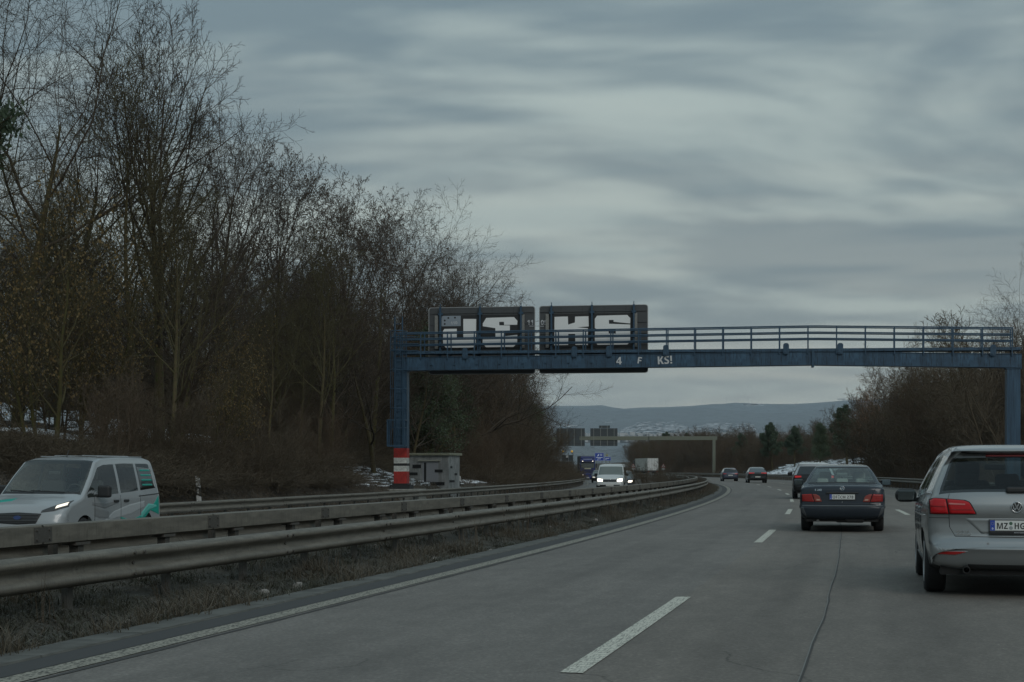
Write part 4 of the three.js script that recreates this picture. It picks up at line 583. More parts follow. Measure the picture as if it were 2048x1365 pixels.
function triangleSign(px, py, Z, label) {
  const s = FOCAL / Z, t = thing('warning_sign', label, 'road sign', 'triangular warning signs by the far lanes'), y = EYE + (943 - py) / s, R = 5.2 / s; t.position.set((px - 1024) / s, 0, -Z);
  const tri = (r) => [0, 1, 2].map((k) => [Math.sin(k * 2.094) * r, Math.cos(k * 2.094) * r]); obj('border', plateShape(tri(R), 0.04, 0.01).translate(0, y, 0), std(0.35, 0.05, 0.05, 0.6), t); obj('face', plateShape(tri(R * 0.72), 0.01).translate(0, y, 0.052), std(0.5, 0.5, 0.48, 0.6), t); obj('symbol', box(0.1, 0.34, 0.01, 0, y, 0.068), blackPaint, t); obj('plate', box(R * 1.3, R * 0.5, 0.03, 0, y - R * 1.05, 0.02), std(0.45, 0.45, 0.44, 0.6), t); obj('post', cyl(0.05, 0.05, y, 6, 0, y / 2, -0.04), galv, t);
}
triangleSign(1266.5, 935, 330, 'triangular warning sign left of the white trailer'); triangleSign(1327, 935, 380, 'triangular warning sign right of the white trailer');
{ const Z = 345, s = FOCAL / Z, t = thing('lamp_post', 'thin grey pole with a yellowish head behind the blue signs', 'lamp post'); t.position.set((1214 - 1024) / s, 0, -Z); obj('pole', cyl(0.09, 0.06, 5.2, 8, 0, 2.6, 0), galv, t); obj('head', rbox(0.5, 0.3, 0.3, 0.05, 0, 4.6, 0.05), std(0.3, 0.28, 0.12, 0.6), t); }

// ================================================================ VEHICLES
const glassMat = phys(0.78, 0.86, 0.82, 0.02, { transmission: 1, thickness: 0, ior: 1.7 }), darkGlass = phys(0.012, 0.014, 0.015, 0.04, { clearcoat: 1, clearcoatRoughness: 0.03, ior: 1.5 }), rubber = std(0.018, 0.018, 0.019, 0.85), plastic = std(0.02, 0.021, 0.022, 0.55), chrome = std(0.62, 0.63, 0.64, 0.18, { metalness: 1 }), rimMat = std(0.36, 0.37, 0.38, 0.35, { metalness: 0.8 }), cabin = std(0.05, 0.05, 0.048, 0.9), gapShadeMat = std(0.012, 0.012, 0.013, 0.9), under = std(0.012, 0.012, 0.012, 0.9), mirrorGlass = std(0.2, 0.23, 0.24, 0.05, { metalness: 1 });  // the near-black seam colour paints in the shade of panel gaps
const paint = (r, g, b, metal = 0.35, rough = 0.38, coat = 0.9) => phys(r, g, b, rough, { metalness: metal, clearcoat: coat, clearcoatRoughness: 0.1, specularIntensity: metal > 0.3 ? 1 : 0.3 });
const lens = (r, g, b, e = 0) => phys(r, g, b, 0.35, { clearcoat: 0.45, clearcoatRoughness: 0.05, specularIntensity: 0.4, ...(e ? { emissive: lin(r, g, b), emissiveIntensity: e } : {}) });
const tyreGeo = (r, w) => { const p = [[r * 0.64, -w / 2 + 0.01], [r * 0.7, -w / 2], [r * 0.92, -w / 2], [r * 0.985, -w / 2 + 0.025], [r, -w / 2 + 0.05], [r, w / 2 - 0.05], [r * 0.985, w / 2 - 0.025], [r * 0.92, w / 2], [r * 0.7, w / 2], [r * 0.64, w / 2 - 0.01]]; return new THREE.LatheGeometry(p.map(([x, y]) => new THREE.Vector2(x, y)), 36).rotateZ(Math.PI / 2); };
function wheel(t, x, z, r, w, side) {                                  // tyre with rim; side -1 left, +1 right
  const m = obj('wheel', tyreGeo(r, w), rubber, t); m.position.set(x, r, z); const sp = [];
  sp.push(new THREE.CylinderGeometry(r * 0.66, r * 0.66, 0.02, 28).rotateZ(Math.PI / 2).translate(side * (w / 2 - 0.06), 0, 0));
  const rim = [new THREE.TorusGeometry(r * 0.63, 0.018, 8, 32).rotateY(Math.PI / 2).translate(side * (w / 2 - 0.012), 0, 0), new THREE.CylinderGeometry(0.05, 0.06, 0.05, 12).rotateZ(Math.PI / 2).translate(side * (w / 2 - 0.035), 0, 0)];
  for (let k = 0; k < 7; k++) rim.push(box(0.025, r * 0.6, 0.055, 0, r * 0.31, 0).rotateX(k / 7 * Math.PI * 2).translate(side * (w / 2 - 0.03), 0, 0));
  obj('brake_disc', sp, plastic, m); obj('rim', rim, rimMat, m);
}
class Body {
  // spec.profile: [z, y, inset] from the rear bottom up over the roof to the front bottom (z 0 = rear, negative towards the front)
  constructor(s) {
    this.s = s; const step = s.step ?? 0.035, raw = s.profile; let pts = [];
    for (let k = 0; k + 1 < raw.length; k++) { const a = raw[k], b = raw[k + 1], n = Math.max(1, Math.round(Math.hypot(b[0] - a[0], b[1] - a[1]) / step)); for (let i = 0; i < n; i++) pts.push([0, 1, 2].map((c) => lerp(a[c], b[c], i / n))); }
    pts.push(raw[raw.length - 1].slice());
    for (let pass = 0; pass < (s.soft ?? 1); pass++) pts = pts.map((p, k) => k === 0 || k === pts.length - 1 ? p : [0, 1, 2].map((c) => (pts[k - 1][c] + 2 * p[c] + pts[k + 1][c]) / 4));
    this.rows = pts.map((p, k) => { const a = pts[Math.max(0, k - 1)], b = pts[Math.min(pts.length - 1, k + 1)], dz = b[0] - a[0], dy = b[1] - a[1], l = Math.hypot(dz, dy) || 1, nz = dy / l, ny = -dz / l; return { z: p[0], y: p[1], D: p[2], nz, ny, iz: p[0] - nz * p[2], iy: p[1] - ny * p[2], k }; });
    let top = 0; this.rows.forEach((r, k) => { if (r.y > this.rows[top].y) top = k; }); this.top = top;
    for (const r of this.rows) r.W = this.W(r.iy, r.iz);
  }
  W(y, z) { return lineTable(y, this.s.width) * lineTable(-z, this.s.plan); }
  at(r, u) { const p = this.s.p ?? 3.2, a = Math.min(1, Math.abs(u)), i = r.D * (1 - Math.pow(Math.max(0, 1 - Math.pow(a, p)), 1 / p)); return [u * r.W, r.y - r.ny * i, r.z - r.nz * i]; }
  us() { const e = [...(this.s.us ?? []), 0, 0.12, 0.24, 0.36, 0.46, 0.56, 0.64, 0.72, 0.78, 0.83, 0.87, 0.905, 0.935, 0.955, 0.972, 0.985, 0.994, 1]; const a = [...new Set(e)].sort((x, y) => x - y); return [...a.slice(1).reverse().map((v) => -v), ...a]; }
  wrap(cell) {                                                          // cell(row, u, front?) -> part name; returns geometries by part
    const U = this.us(), R = this.rows, g = grid(R.length - 1, U.length - 1, (i, j) => this.at(R[i], U[U.length - 1 - j]), (i, j) => [U[j], R[i].y]), P0 = g.attributes.position, N0 = g.attributes.normal, U0 = g.attributes.uv, out = {};
    for (let i = 0; i < R.length - 1; i++) for (let j = 0; j < U.length - 1; j++) {
      const u = (U[U.length - 1 - j] + U[U.length - 2 - j]) / 2, r = { y: (R[i].y + R[i + 1].y) / 2, z: (R[i].z + R[i + 1].z) / 2, k: i }, name = cell(r, u, i >= this.top); if (!name) continue;
      const o = (out[name] ??= { p: [], n: [], u: [] }), a = i * U.length + j, b = a + U.length;
      for (const q of [a, b, a + 1, b, b + 1, a + 1]) { o.p.push(P0.getX(q), P0.getY(q), P0.getZ(q)); o.n.push(N0.getX(q), N0.getY(q), N0.getZ(q)); o.u.push(U0.getX(q), U0.getY(q)); }
    }
    const geos = {}; for (const [k, o] of Object.entries(out)) { const q = new THREE.BufferGeometry(); q.setAttribute('position', new THREE.Float32BufferAttribute(o.p, 3)); q.setAttribute('normal', new THREE.Float32BufferAttribute(o.n, 3)); q.setAttribute('uv', new THREE.Float32BufferAttribute(o.u, 2)); geos[k] = q; }
    return geos;
  }
  side(sgn) {
    const R = this.rows, s = this.s, low = []; let z = R[0].iz; const zmin = R[R.length - 1].iz;
    for (const r of R) { z = Math.min(z - 0.0004, Math.max(r.iz, zmin - 0.02)); const q = Math.max(z, zmin - 0.02); let y = s.sill; for (const a of s.axles) { const d = q - a, rr = s.arch; if (Math.abs(d) < rr) y = Math.max(y, s.wheelR + Math.sqrt(rr * rr - d * d)); } low.push([q, Math.min(y, r.iy)]); }
    const n = 16; return grid(R.length - 1, n, (i, j) => { const f = sgn > 0 ? j / n : 1 - j / n, y = lerp(low[i][1], R[i].iy, f), zz = lerp(low[i][0], R[i].iz, f); return [sgn * (f === 1 ? R[i].W : this.W(y, zz)), y, zz]; });
  }
  glazed(sgn) {                                                         // lower side sheet up to the belt line, then windows and pillars above it
    const R = this.rows, s = this.s, low = []; let z = R[0].iz; const zmin = R[R.length - 1].iz, belt = (q) => lineTable(-q, s.belt);
    for (const r of R) { z = Math.min(z - 0.0004, Math.max(r.iz, zmin - 0.02)); const q = Math.max(z, zmin - 0.02); let y = s.sill; for (const a of s.axles) { const d = q - a, rr = s.arch; if (Math.abs(d) < rr) y = Math.max(y, s.wheelR + Math.sqrt(rr * rr - d * d)); } low.push([q, Math.min(y, r.iy)]); }
    const n = 12, mid = R.map((r, i) => { const f = clamp((belt(r.iz) - low[i][1]) / Math.max(0.001, r.iy - low[i][1])); return f; });
    const pt = (i, f) => { const y = lerp(low[i][1], R[i].iy, f), zz = lerp(low[i][0], R[i].iz, f); return [sgn * (f === 1 ? R[i].W : this.W(y, zz)), y, zz]; };
    const lower = grid(R.length - 1, n, (i, j) => pt(i, mid[i] * (sgn > 0 ? j / n : 1 - j / n)));
    const m = 8, out = { glass: [], frame: [] };
    for (let i = 0; i < R.length - 1; i++) for (let j = 0; j < m; j++) {
      if (mid[i] > 0.995 && mid[i + 1] > 0.995) continue;
      const F = (k, q) => pt(k, lerp(mid[k], 1, q)), f0 = j / m * (j === 0 ? 1 : 1), f1 = (j + 1) / m, A = F(i, f0), B = F(i + 1, f0), C = F(i, f1), D = F(i + 1, f1), zc = (A[2] + D[2]) / 2, hgt = R[i].iy - pt(i, mid[i])[1];
      const pillar = hgt < 0.09 || j === m - 1 || s.pillars.some(([a, c, lean]) => { const zz = zc + lean * ((j + 0.5) / m); return zz < a && zz > c; });
      const tri = sgn > 0 ? [A, B, C, B, D, C] : [A, C, B, B, C, D]; (pillar ? out.frame : out.glass).push(...tri.flat());
    }
    const mk = (p) => { const g = new THREE.BufferGeometry(); g.setAttribute('position', new THREE.Float32BufferAttribute(p, 3)); g.computeVertexNormals(); return g; };
    return { lower, glass: mk(out.glass), frame: mk(out.frame) };
  }
  rowAt(y, front) { const R = this.rows, a = front ? R.length - 1 : 0, d = front ? -1 : 1; for (let k = a; k !== this.top; k += d) { const p = R[k], q = R[k + d]; if ((p.y <= y && q.y >= y)) { const f = (y - p.y) / (q.y - p.y || 1); return { y, z: lerp(p.z, q.z, f), D: lerp(p.D, q.D, f), nz: lerp(p.nz, q.nz, f), ny: lerp(p.ny, q.ny, f), W: lerp(p.W, q.W, f) }; } } return R[this.top]; }
  face(x, y, off, front) {                                              // point of the rear (or front) surface at x, y, raised by off
    let yc = y, r; const p = this.s.p ?? 3.2; for (let k = 0; k < 4; k++) { r = this.rowAt(yc, front); const u = Math.min(0.9995, Math.abs(x) / r.W), i = r.D * (1 - Math.pow(1 - Math.pow(u, p), 1 / p)); yc = y + r.ny * i * 0.999; if (k === 3) { const slope = Math.pow(u, p - 1) * Math.pow(1 - Math.pow(u, p), 1 / p - 1) * r.D / r.W, l = Math.hypot(1, slope); return [x + Math.sign(x) * off * slope / l, y + r.ny * off / l, r.z - r.nz * i + r.nz * off / l]; } }
  }
  patch(topL, botL, off, front = false, n = 14, m = 8) {                  // raised patch between two chains of [x, y], both running left to right
    const at = (L, f) => { const q = f * (L.length - 1), k = Math.min(L.length - 2, Math.floor(q)); return [lerp(L[k][0], L[k + 1][0], q - k), lerp(L[k][1], L[k + 1][1], q - k)]; };
    return grid(n + 2, m + 2, (i, j) => { const ii = clamp(i - 1, 0, n), jj = clamp(j - 1, 0, m), a = at(topL, ii / n), b = at(botL, ii / n), x = lerp(b[0], a[0], jj / m), y = lerp(b[1], a[1], jj / m), edge = i === 0 || j === 0 || i === n + 2 || j === m + 2; return this.face(x, y, edge ? -0.012 : off, front); });
  }
  mirrored(topL, botL, off, front, n, m) { const f = (L) => L.map(([x, y]) => [-x, y]).reverse(); return this.patch(f(topL), f(botL), off, front, n, m); }
  sidePatch(topL, botL, off, sgn, n = 16, m = 6) {                        // chains of [z, y], both running from rear to front
    const at = (L, f) => { const q = f * (L.length - 1), k = Math.min(L.length - 2, Math.floor(q)); return [lerp(L[k][0], L[k + 1][0], q - k), lerp(L[k][1], L[k + 1][1], q - k)]; };
    return grid(n + 2, m + 2, (i, j) => { const ii = clamp(i - 1, 0, n), jj0 = clamp(j - 1, 0, m), jj = sgn > 0 ? jj0 : m - jj0, a = at(topL, ii / n), b = at(botL, ii / n), z = lerp(b[0], a[0], jj / m), y = lerp(b[1], a[1], jj / m), edge = i === 0 || j === 0 || i === n + 2 || j === m + 2; return [sgn * (this.W(y, z) + (edge ? -0.012 : off)), y, z]; });
  }
}
function plate(t, text, x, y, z, tilt, turn = 0, extra) {                // number plate 520 x 110 mm
  const tex = canvasTex(520, 110, (c, W, H) => { c.fillStyle = '#c9cbc8'; c.fillRect(0, 0, W, H); c.strokeStyle = '#202020'; c.lineWidth = 4; c.strokeRect(3, 3, W - 6, H - 6); c.fillStyle = '#1b3f9c'; c.fillRect(3, 3, 46, H - 6); c.fillStyle = '#e8e8e8'; c.font = 'bold 26px sans-serif'; c.textAlign = 'center'; c.fillText('D', 26, 96); c.fillStyle = '#d8c24a'; for (let k = 0; k < 12; k++) c.fillRect(25 + Math.cos(k / 6 * Math.PI) * 14, 34 + Math.sin(k / 6 * Math.PI) * 14, 3, 3); c.fillStyle = '#161616'; c.font = 'bold 86px sans-serif'; c.textBaseline = 'middle'; text(c, W, H); });
  const g = obj('number_plate', rbox(0.535, 0.125, 0.012, 0.004), plastic, t); g.position.set(x, y, z); g.rotation.set(tilt, turn, 0, 'YXZ'); obj('plate_face', new THREE.PlaneGeometry(0.52, 0.11).translate(0, 0.004, 0.0075), new THREE.MeshStandardMaterial({ map: tex, roughness: 0.5 }), g); if (extra) extra(g); return g;
}
function seats(t, z, w, y = 0.55, rear = true, col = cabin) {
  for (const x of [-w, w]) { const s = obj('seat', [rbox(0.5, 0.62, 0.18, 0.07, x, y + 0.32, z), rbox(0.5, 0.16, 0.5, 0.06, x, y, z - 0.3)], col, t); obj('headrest', rbox(0.27, 0.2, 0.1, 0.045, x, y + 0.74, z + 0.02), col, s); }
  if (rear) { const s = obj('rear_seat', [rbox(1.3, 0.58, 0.16, 0.06, 0, y + 0.28, z + 0.85)], col, t); for (const x of [-0.42, 0, 0.42]) obj('headrest', rbox(0.25, 0.14, 0.09, 0.04, x, y + 0.63, z + 0.86), col, s); }
  obj('dashboard', rbox(1.38, 0.24, 0.5, 0.08, 0, y + 0.28, z - 0.95), col, t); obj('steering_wheel', new THREE.TorusGeometry(0.17, 0.016, 8, 24).rotateX(-0.4).translate(-w, y + 0.4, z - 0.62), col, t); obj('rear_view_mirror', rbox(0.24, 0.07, 0.04, 0.015, 0, y + 0.78, z - 0.72), col, t);
}
function shell(t, body, cell, mats) { const g = body.wrap(cell); for (const k of Object.keys(g)) obj(k.replace(/_(left|right)$/, ''), g[k], mats[k] ?? mats.body, t); for (const sg of [-1, 1]) { if (body.s.belt) { const q = body.glazed(sg); obj('side_panel', q.lower, mats.body, t); obj('side_glazing', q.glass, glassMat, t); obj('window_frame', q.frame, mats.frame ?? mats.body, t); } else obj('side_panel', body.side(sg), mats.body, t); } const s = body.s, L = -s.profile[s.profile.length - 1][0]; obj('underbody', box(s.width[1][1] * 1.72, 0.1, L - 0.3, 0, s.sill + 0.06, -L / 2), under, t); for (const a of s.axles) { wheel(t, -s.track, a, s.wheelR, s.tyre, -1); wheel(t, s.track, a, s.wheelR, s.tyre, 1); obj('wheel_housing', [box(0.02, 0.5, 0.8, -s.track + s.tyre / 2 + 0.08, s.wheelR + 0.2, a), box(0.02, 0.5, 0.8, s.track - s.tyre / 2 - 0.08, s.wheelR + 0.2, a)], under, t); } }

// ---------------------------------------------------------------- silver compact van, nearest car on the right
{
  const S = { profile: [[-0.5, 0.24, 0.12], [-0.16, 0.27, 0.16], [-0.06, 0.31, 0.2], [-0.015, 0.4, 0.22], [0.004, 0.475, 0.22], [0.03, 0.497, 0.22], [0.03, 0.507, 0.22], [-0.022, 0.525, 0.22], [-0.026, 0.575, 0.22], [-0.045, 0.6, 0.22], [-0.075, 0.61, 0.21], [-0.082, 0.7, 0.2], [-0.085, 0.815, 0.2], [-0.06, 0.835, 0.2], [-0.062, 0.96, 0.2], [-0.075, 0.975, 0.2], [-0.105, 1.055, 0.19], [-0.125, 1.075, 0.18], [-0.19, 1.2, 0.16], [-0.27, 1.34, 0.14], [-0.34, 1.43, 0.12], [-0.36, 1.46, 0.1], [-0.29, 1.485, 0.07], [-0.27, 1.505, 0.06], [-0.34, 1.53, 0.055], [-0.8, 1.565, 0.055], [-1.5, 1.58, 0.055], [-2.2, 1.56, 0.06], [-2.62, 1.5, 0.07], [-3.1, 1.26, 0.1], [-3.5, 1.04, 0.12], [-3.75, 0.97, 0.08], [-4.1, 0.86, 0.12], [-4.28, 0.72, 0.3], [-4.34, 0.5, 0.34], [-4.3, 0.3, 0.3], [-4.15, 0.22, 0.2]], width: [[0.2, 0.8], [0.32, 0.86], [0.5, 0.89], [0.7, 0.905], [0.86, 0.9], [0.96, 0.885], [1.0, 0.862], [1.06, 0.85], [1.3, 0.745], [1.46, 0.66], [1.52, 0.6], [1.6, 0.56]], plan: [[-0.1, 0.945], [0.3, 0.965], [1.0, 1], [3.2, 1], [3.9, 0.96], [4.4, 0.9]], axles: [-0.87, -3.555], wheelR: 0.325, arch: 0.365, sill: 0.22, track: 0.77, tyre: 0.215, us: [0.81, 0.865, 0.9], p: 3.4, soft: 1, belt: [[0, 1.2], [0.35, 1.1], [1.2, 1.05], [3.1, 0.985], [3.5, 0.98], [3.6, 1.5]], pillars: [[0.2, -0.62, 0.25], [-1.2, -1.29, 0], [-1.9, -1.99, 0], [-2.72, -2.82, 0.55], [-3.15, -4, 0]] };
  const b = new Body(S), silver = paint(0.27, 0.285, 0.29, 0.6, 0.34), t = thing('compact_van', 'silver compact van cut by the right frame edge, nearest car', 'car');
  shell(t, b, (r, u, front) => { const a = Math.abs(u); if (front) { return r.y > 1.03 && r.y < 1.5 && r.z < -2.6 ? (a < 0.9 ? 'windscreen' : 'body') : r.z < -3.6 && r.y < 0.75 ? 'front_bumper' : r.z < -3.55 ? 'bonnet' : 'roof'; }
    if (r.y < 0.275 || (r.y < 0.345 && a < 0.58)) return 'diffuser'; if (r.y < 0.6) return 'rear_bumper'; if (r.y < 1.078) return a < 0.81 ? 'tailgate' : u < 0 ? 'rear_quarter_left' : 'rear_quarter_right'; if (r.z > -0.365 && r.y < 1.47) return r.y > 1.095 && r.y < 1.425 && a < 0.865 ? 'rear_window' : a < 0.9 ? 'window_surround' : u < 0 ? 'rear_pillar_left' : 'rear_pillar_right'; return 'roof'; }, { body: silver, windscreen: glassMat, rear_window: phys(0.55, 0.6, 0.6, 0.02, { transmission: 1, thickness: 0, ior: 1.5 }), window_surround: darkGlass, diffuser: plastic });
  // tail lamps in two pieces with a dark gap, lit faintly by nothing but daylight
  const red = lens(0.42, 0.006, 0.01), redD = lens(0.22, 0.004, 0.006), clear = lens(0.5, 0.16, 0.15);
  for (const mir of [false, true]) {
    const p = (a, c, o) => mir ? b.mirrored(a, c, o) : b.patch(a, c, o);
    const l1 = obj('tail_lamp', p([[-0.838, 0.985], [-0.8, 1.008], [-0.69, 1.0]], [[-0.83, 0.858], [-0.78, 0.857], [-0.665, 0.857]], 0.012), red, t), l2 = obj('tail_lamp', p([[-0.675, 1.0], [-0.52, 0.988], [-0.46, 0.968], [-0.405, 0.872]], [[-0.65, 0.857], [-0.55, 0.857], [-0.45, 0.857], [-0.4, 0.857]], 0.012), red, t);
    obj('lamp_strip', p([[-0.825, 0.935], [-0.69, 0.93]], [[-0.825, 0.925], [-0.69, 0.922]], 0.0145), redD, l1); obj('lamp_strip', p([[-0.66, 0.962], [-0.5, 0.955]], [[-0.66, 0.946], [-0.5, 0.942]], 0.0145), clear, l2); obj('lamp_strip', p([[-0.66, 0.9], [-0.43, 0.9]], [[-0.66, 0.892], [-0.42, 0.892]], 0.0145), redD, l2);
    obj('lamp_surround', p([[-0.85, 1.0], [-0.8, 1.017], [-0.5, 0.996], [-0.45, 0.975], [-0.392, 0.868]], [[-0.845, 0.848], [-0.7, 0.848], [-0.55, 0.848], [-0.47, 0.848], [-0.388, 0.85]], 0.004), gapShadeMat, t);
    obj('reflector', p([[-0.8, 0.47], [-0.56, 0.473], [-0.5, 0.472]], [[-0.79, 0.445], [-0.6, 0.442], [-0.55, 0.455]], 0.006), lens(0.4, 0.02, 0.02), t); obj('reflector_trim', p([[-0.815, 0.478], [-0.55, 0.48], [-0.47, 0.478]], [[-0.8, 0.437], [-0.6, 0.434], [-0.52, 0.456]], 0.002), chrome, t);
    obj('tailgate_gap_shade', p([[-0.662, 0.857], [-0.656, 0.857]], [[-0.655, 0.72], [-0.649, 0.72]], 0.001), gapShadeMat, t); obj('tailgate_gap_shade', p([[-0.655, 0.72], [-0.649, 0.72]], [[-0.6, 0.625], [-0.594, 0.625]], 0.001), gapShadeMat, t);  // raised dark strips drawn in place of shaded tailgate gaps
    obj('bumper_gap_shade', p([[-0.85, 0.815], [-0.66, 0.815]], [[-0.85, 0.81], [-0.66, 0.81]], 0.001), gapShadeMat, t); obj('side_gap_shade', p([[-0.655, 1.06], [-0.65, 1.06]], [[-0.67, 1.005], [-0.665, 1.005]], 0.001), gapShadeMat, t);
    obj('exhaust_pipe', [new THREE.TorusGeometry(0.033, 0.006, 8, 20).translate(mir ? 0.46 : -0.49, 0.285, -0.03), new THREE.CylinderGeometry(0.032, 0.032, 0.25, 16, 1, true).rotateX(Math.PI / 2).translate(mir ? 0.46 : -0.49, 0.285, -0.15)], std(0.03, 0.03, 0.03, 0.5, { metalness: 0.6 }), t);
  }
  obj('tailgate_gap_shade', b.patch([[-0.6, 0.628], [0, 0.622], [0.6, 0.628]], [[-0.6, 0.622], [0, 0.616], [0.6, 0.622]], 0.001, false, 24, 1), gapShadeMat, t);
  obj('plate_recess', b.patch([[-0.5, 0.808], [0, 0.81], [0.5, 0.808]], [[-0.34, 0.655], [0, 0.65], [0.34, 0.655]], 0.003, false, 24, 6), silver, t);
  obj('brake_light', b.patch([[-0.28, 1.458], [0.28, 1.458]], [[-0.28, 1.44], [0.28, 1.44]], 0.012), lens(0.16, 0.01, 0.01), t);
  obj('wiper', [bar([-0.02, 1.11, -0.11], [0.42, 1.13, -0.12], 0.012, 6), rbox(0.2, 0.06, 0.05, 0.02, 0.0, 1.1, -0.115)], plastic, t);
  plate(t, (c) => { c.textAlign = 'left'; c.fillText('MZ', 60, 60, 116); c.fillText('HG', 232, 60, 112); c.fillText('2', 372, 60, 48); c.fillStyle = '#3a5a48'; c.beginPath(); c.arc(203, 34, 17, 0, 7); c.fill(); c.fillStyle = '#8a8f90'; c.beginPath(); c.arc(203, 80, 19, 0, 7); c.fill(); }, 0, 0.735, -0.058, -0.05, 0, (g) => { const d = canvasTex(512, 24, (c, W, H) => { c.fillStyle = '#15171a'; c.fillRect(0, 0, W, H); c.fillStyle = '#b8bcc0'; c.font = 'bold 17px sans-serif'; c.textAlign = 'center'; c.fillText('AUTO HAUS MAINZ', W * 0.6, 18); }); obj('dealer_strip', new THREE.PlaneGeometry(0.52, 0.02).translate(0, -0.068, 0.0085), new THREE.MeshStandardMaterial({ map: d, roughness: 0.5 }), g); obj('plate_holder', rbox(0.54, 0.155, 0.01, 0.004, 0, -0.012, -0.004), plastic, g); });
  { const y = 0.925, q = b.face(0, y, 0.006), e = obj('emblem', [new THREE.TorusGeometry(0.052, 0.006, 8, 36)], chrome, t); e.position.set(q[0], q[1], q[2] + 0.004); obj('emblem_ground', new THREE.CylinderGeometry(0.052, 0.052, 0.006, 36).rotateX(Math.PI / 2), plastic, e);
    const st = (a, c) => { const A = new THREE.Vector2(...a), B = new THREE.Vector2(...c), d = B.clone().sub(A); return box(d.length() + 0.004, 0.0105, 0.006, 0, 0, 0, 0, Math.atan2(d.y, d.x)).translate((A.x + B.x) / 2, (A.y + B.y) / 2, 0.006); };
    obj('emblem_letters', [st([-0.021, 0.043], [-0.004, 0.006]), st([0.021, 0.043], [0.004, 0.006]), st([-0.041, 0.026], [-0.02, -0.036]), st([-0.02, -0.036], [-0.003, -0.002]), st([0.041, 0.026], [0.02, -0.036]), st([0.02, -0.036], [0.003, -0.002])], chrome, e); }
  { const w = obj('badge', textGeo('GOLF', 0.028, 0.004), chrome, t), q = b.face(-0.52, 0.668, 0.004); w.position.set(...q); w.scale.x = 1.35; w.rotation.y = -0.12; const v = obj('badge', [rbox(0.15, 0.018, 0.004, 0.002)], chrome, t), k = b.face(-0.52, 0.643, 0.004); v.position.set(...k); v.rotation.y = -0.12; }
  // parking sensors
  for (const x of [-0.28, 0.28]) { const q = b.face(x, 0.555, 0.003), s = obj('parking_sensor', new THREE.CylinderGeometry(0.011, 0.011, 0.006, 14).rotateX(Math.PI / 2), std(0.25, 0.26, 0.26, 0.4), t); s.position.set(...q); }
  for (const sg of [-1, 1]) {
    obj('window_trim', b.sidePatch([[-0.4, 1.075], [-1.2, 1.048], [-3.1, 0.978]], [[-0.38, 1.055], [-1.2, 1.03], [-3.15, 0.96]], 0.008, sg), chrome, t);
    for (const z of [-1.24, -1.95, -3.0]) obj('door_gap_shade', b.sidePatch([[z, 1.02], [z - 0.008, 1.02]], [[z + 0.12, 0.3], [z + 0.112, 0.3]], 0.0015, sg, 1, 8), gapShadeMat, t);
    for (const z of [-1.45, -2.2]) { const h = obj('door_handle', rbox(0.03, 0.03, 0.22, 0.012, sg * (b.W(0.88, z) + 0.012), 0.885, z), silver, t); }
    obj('side_crease', b.sidePatch([[-0.5, 0.835], [-3.4, 0.8]], [[-0.5, 0.82], [-3.4, 0.785]], 0.006, sg, 20, 1), silver, t); obj('sill_trim', b.sidePatch([[-1.25, 0.34], [-3.15, 0.34]], [[-1.25, 0.24], [-3.15, 0.24]], 0.012, sg), plastic, t);
    const m = obj('wing_mirror', [rbox(0.25, 0.16, 0.15, 0.074, sg * 1.02, 1.0, -2.78, 4), rbox(0.1, 0.05, 0.08, 0.02, sg * 0.9, 0.95, -2.8)], plastic, t); obj('mirror_glass', rbox(0.19, 0.11, 0.01, 0.004, sg * 1.02, 1.0, -2.706), mirrorGlass, m);
  }
  seats(t, -2.05, 0.36, 0.56);
  const p = flatPoint(15.7, -3.35); t.position.set(5.09, 0, -15.75); t.rotation.y = heading(17) + 0.0;
}
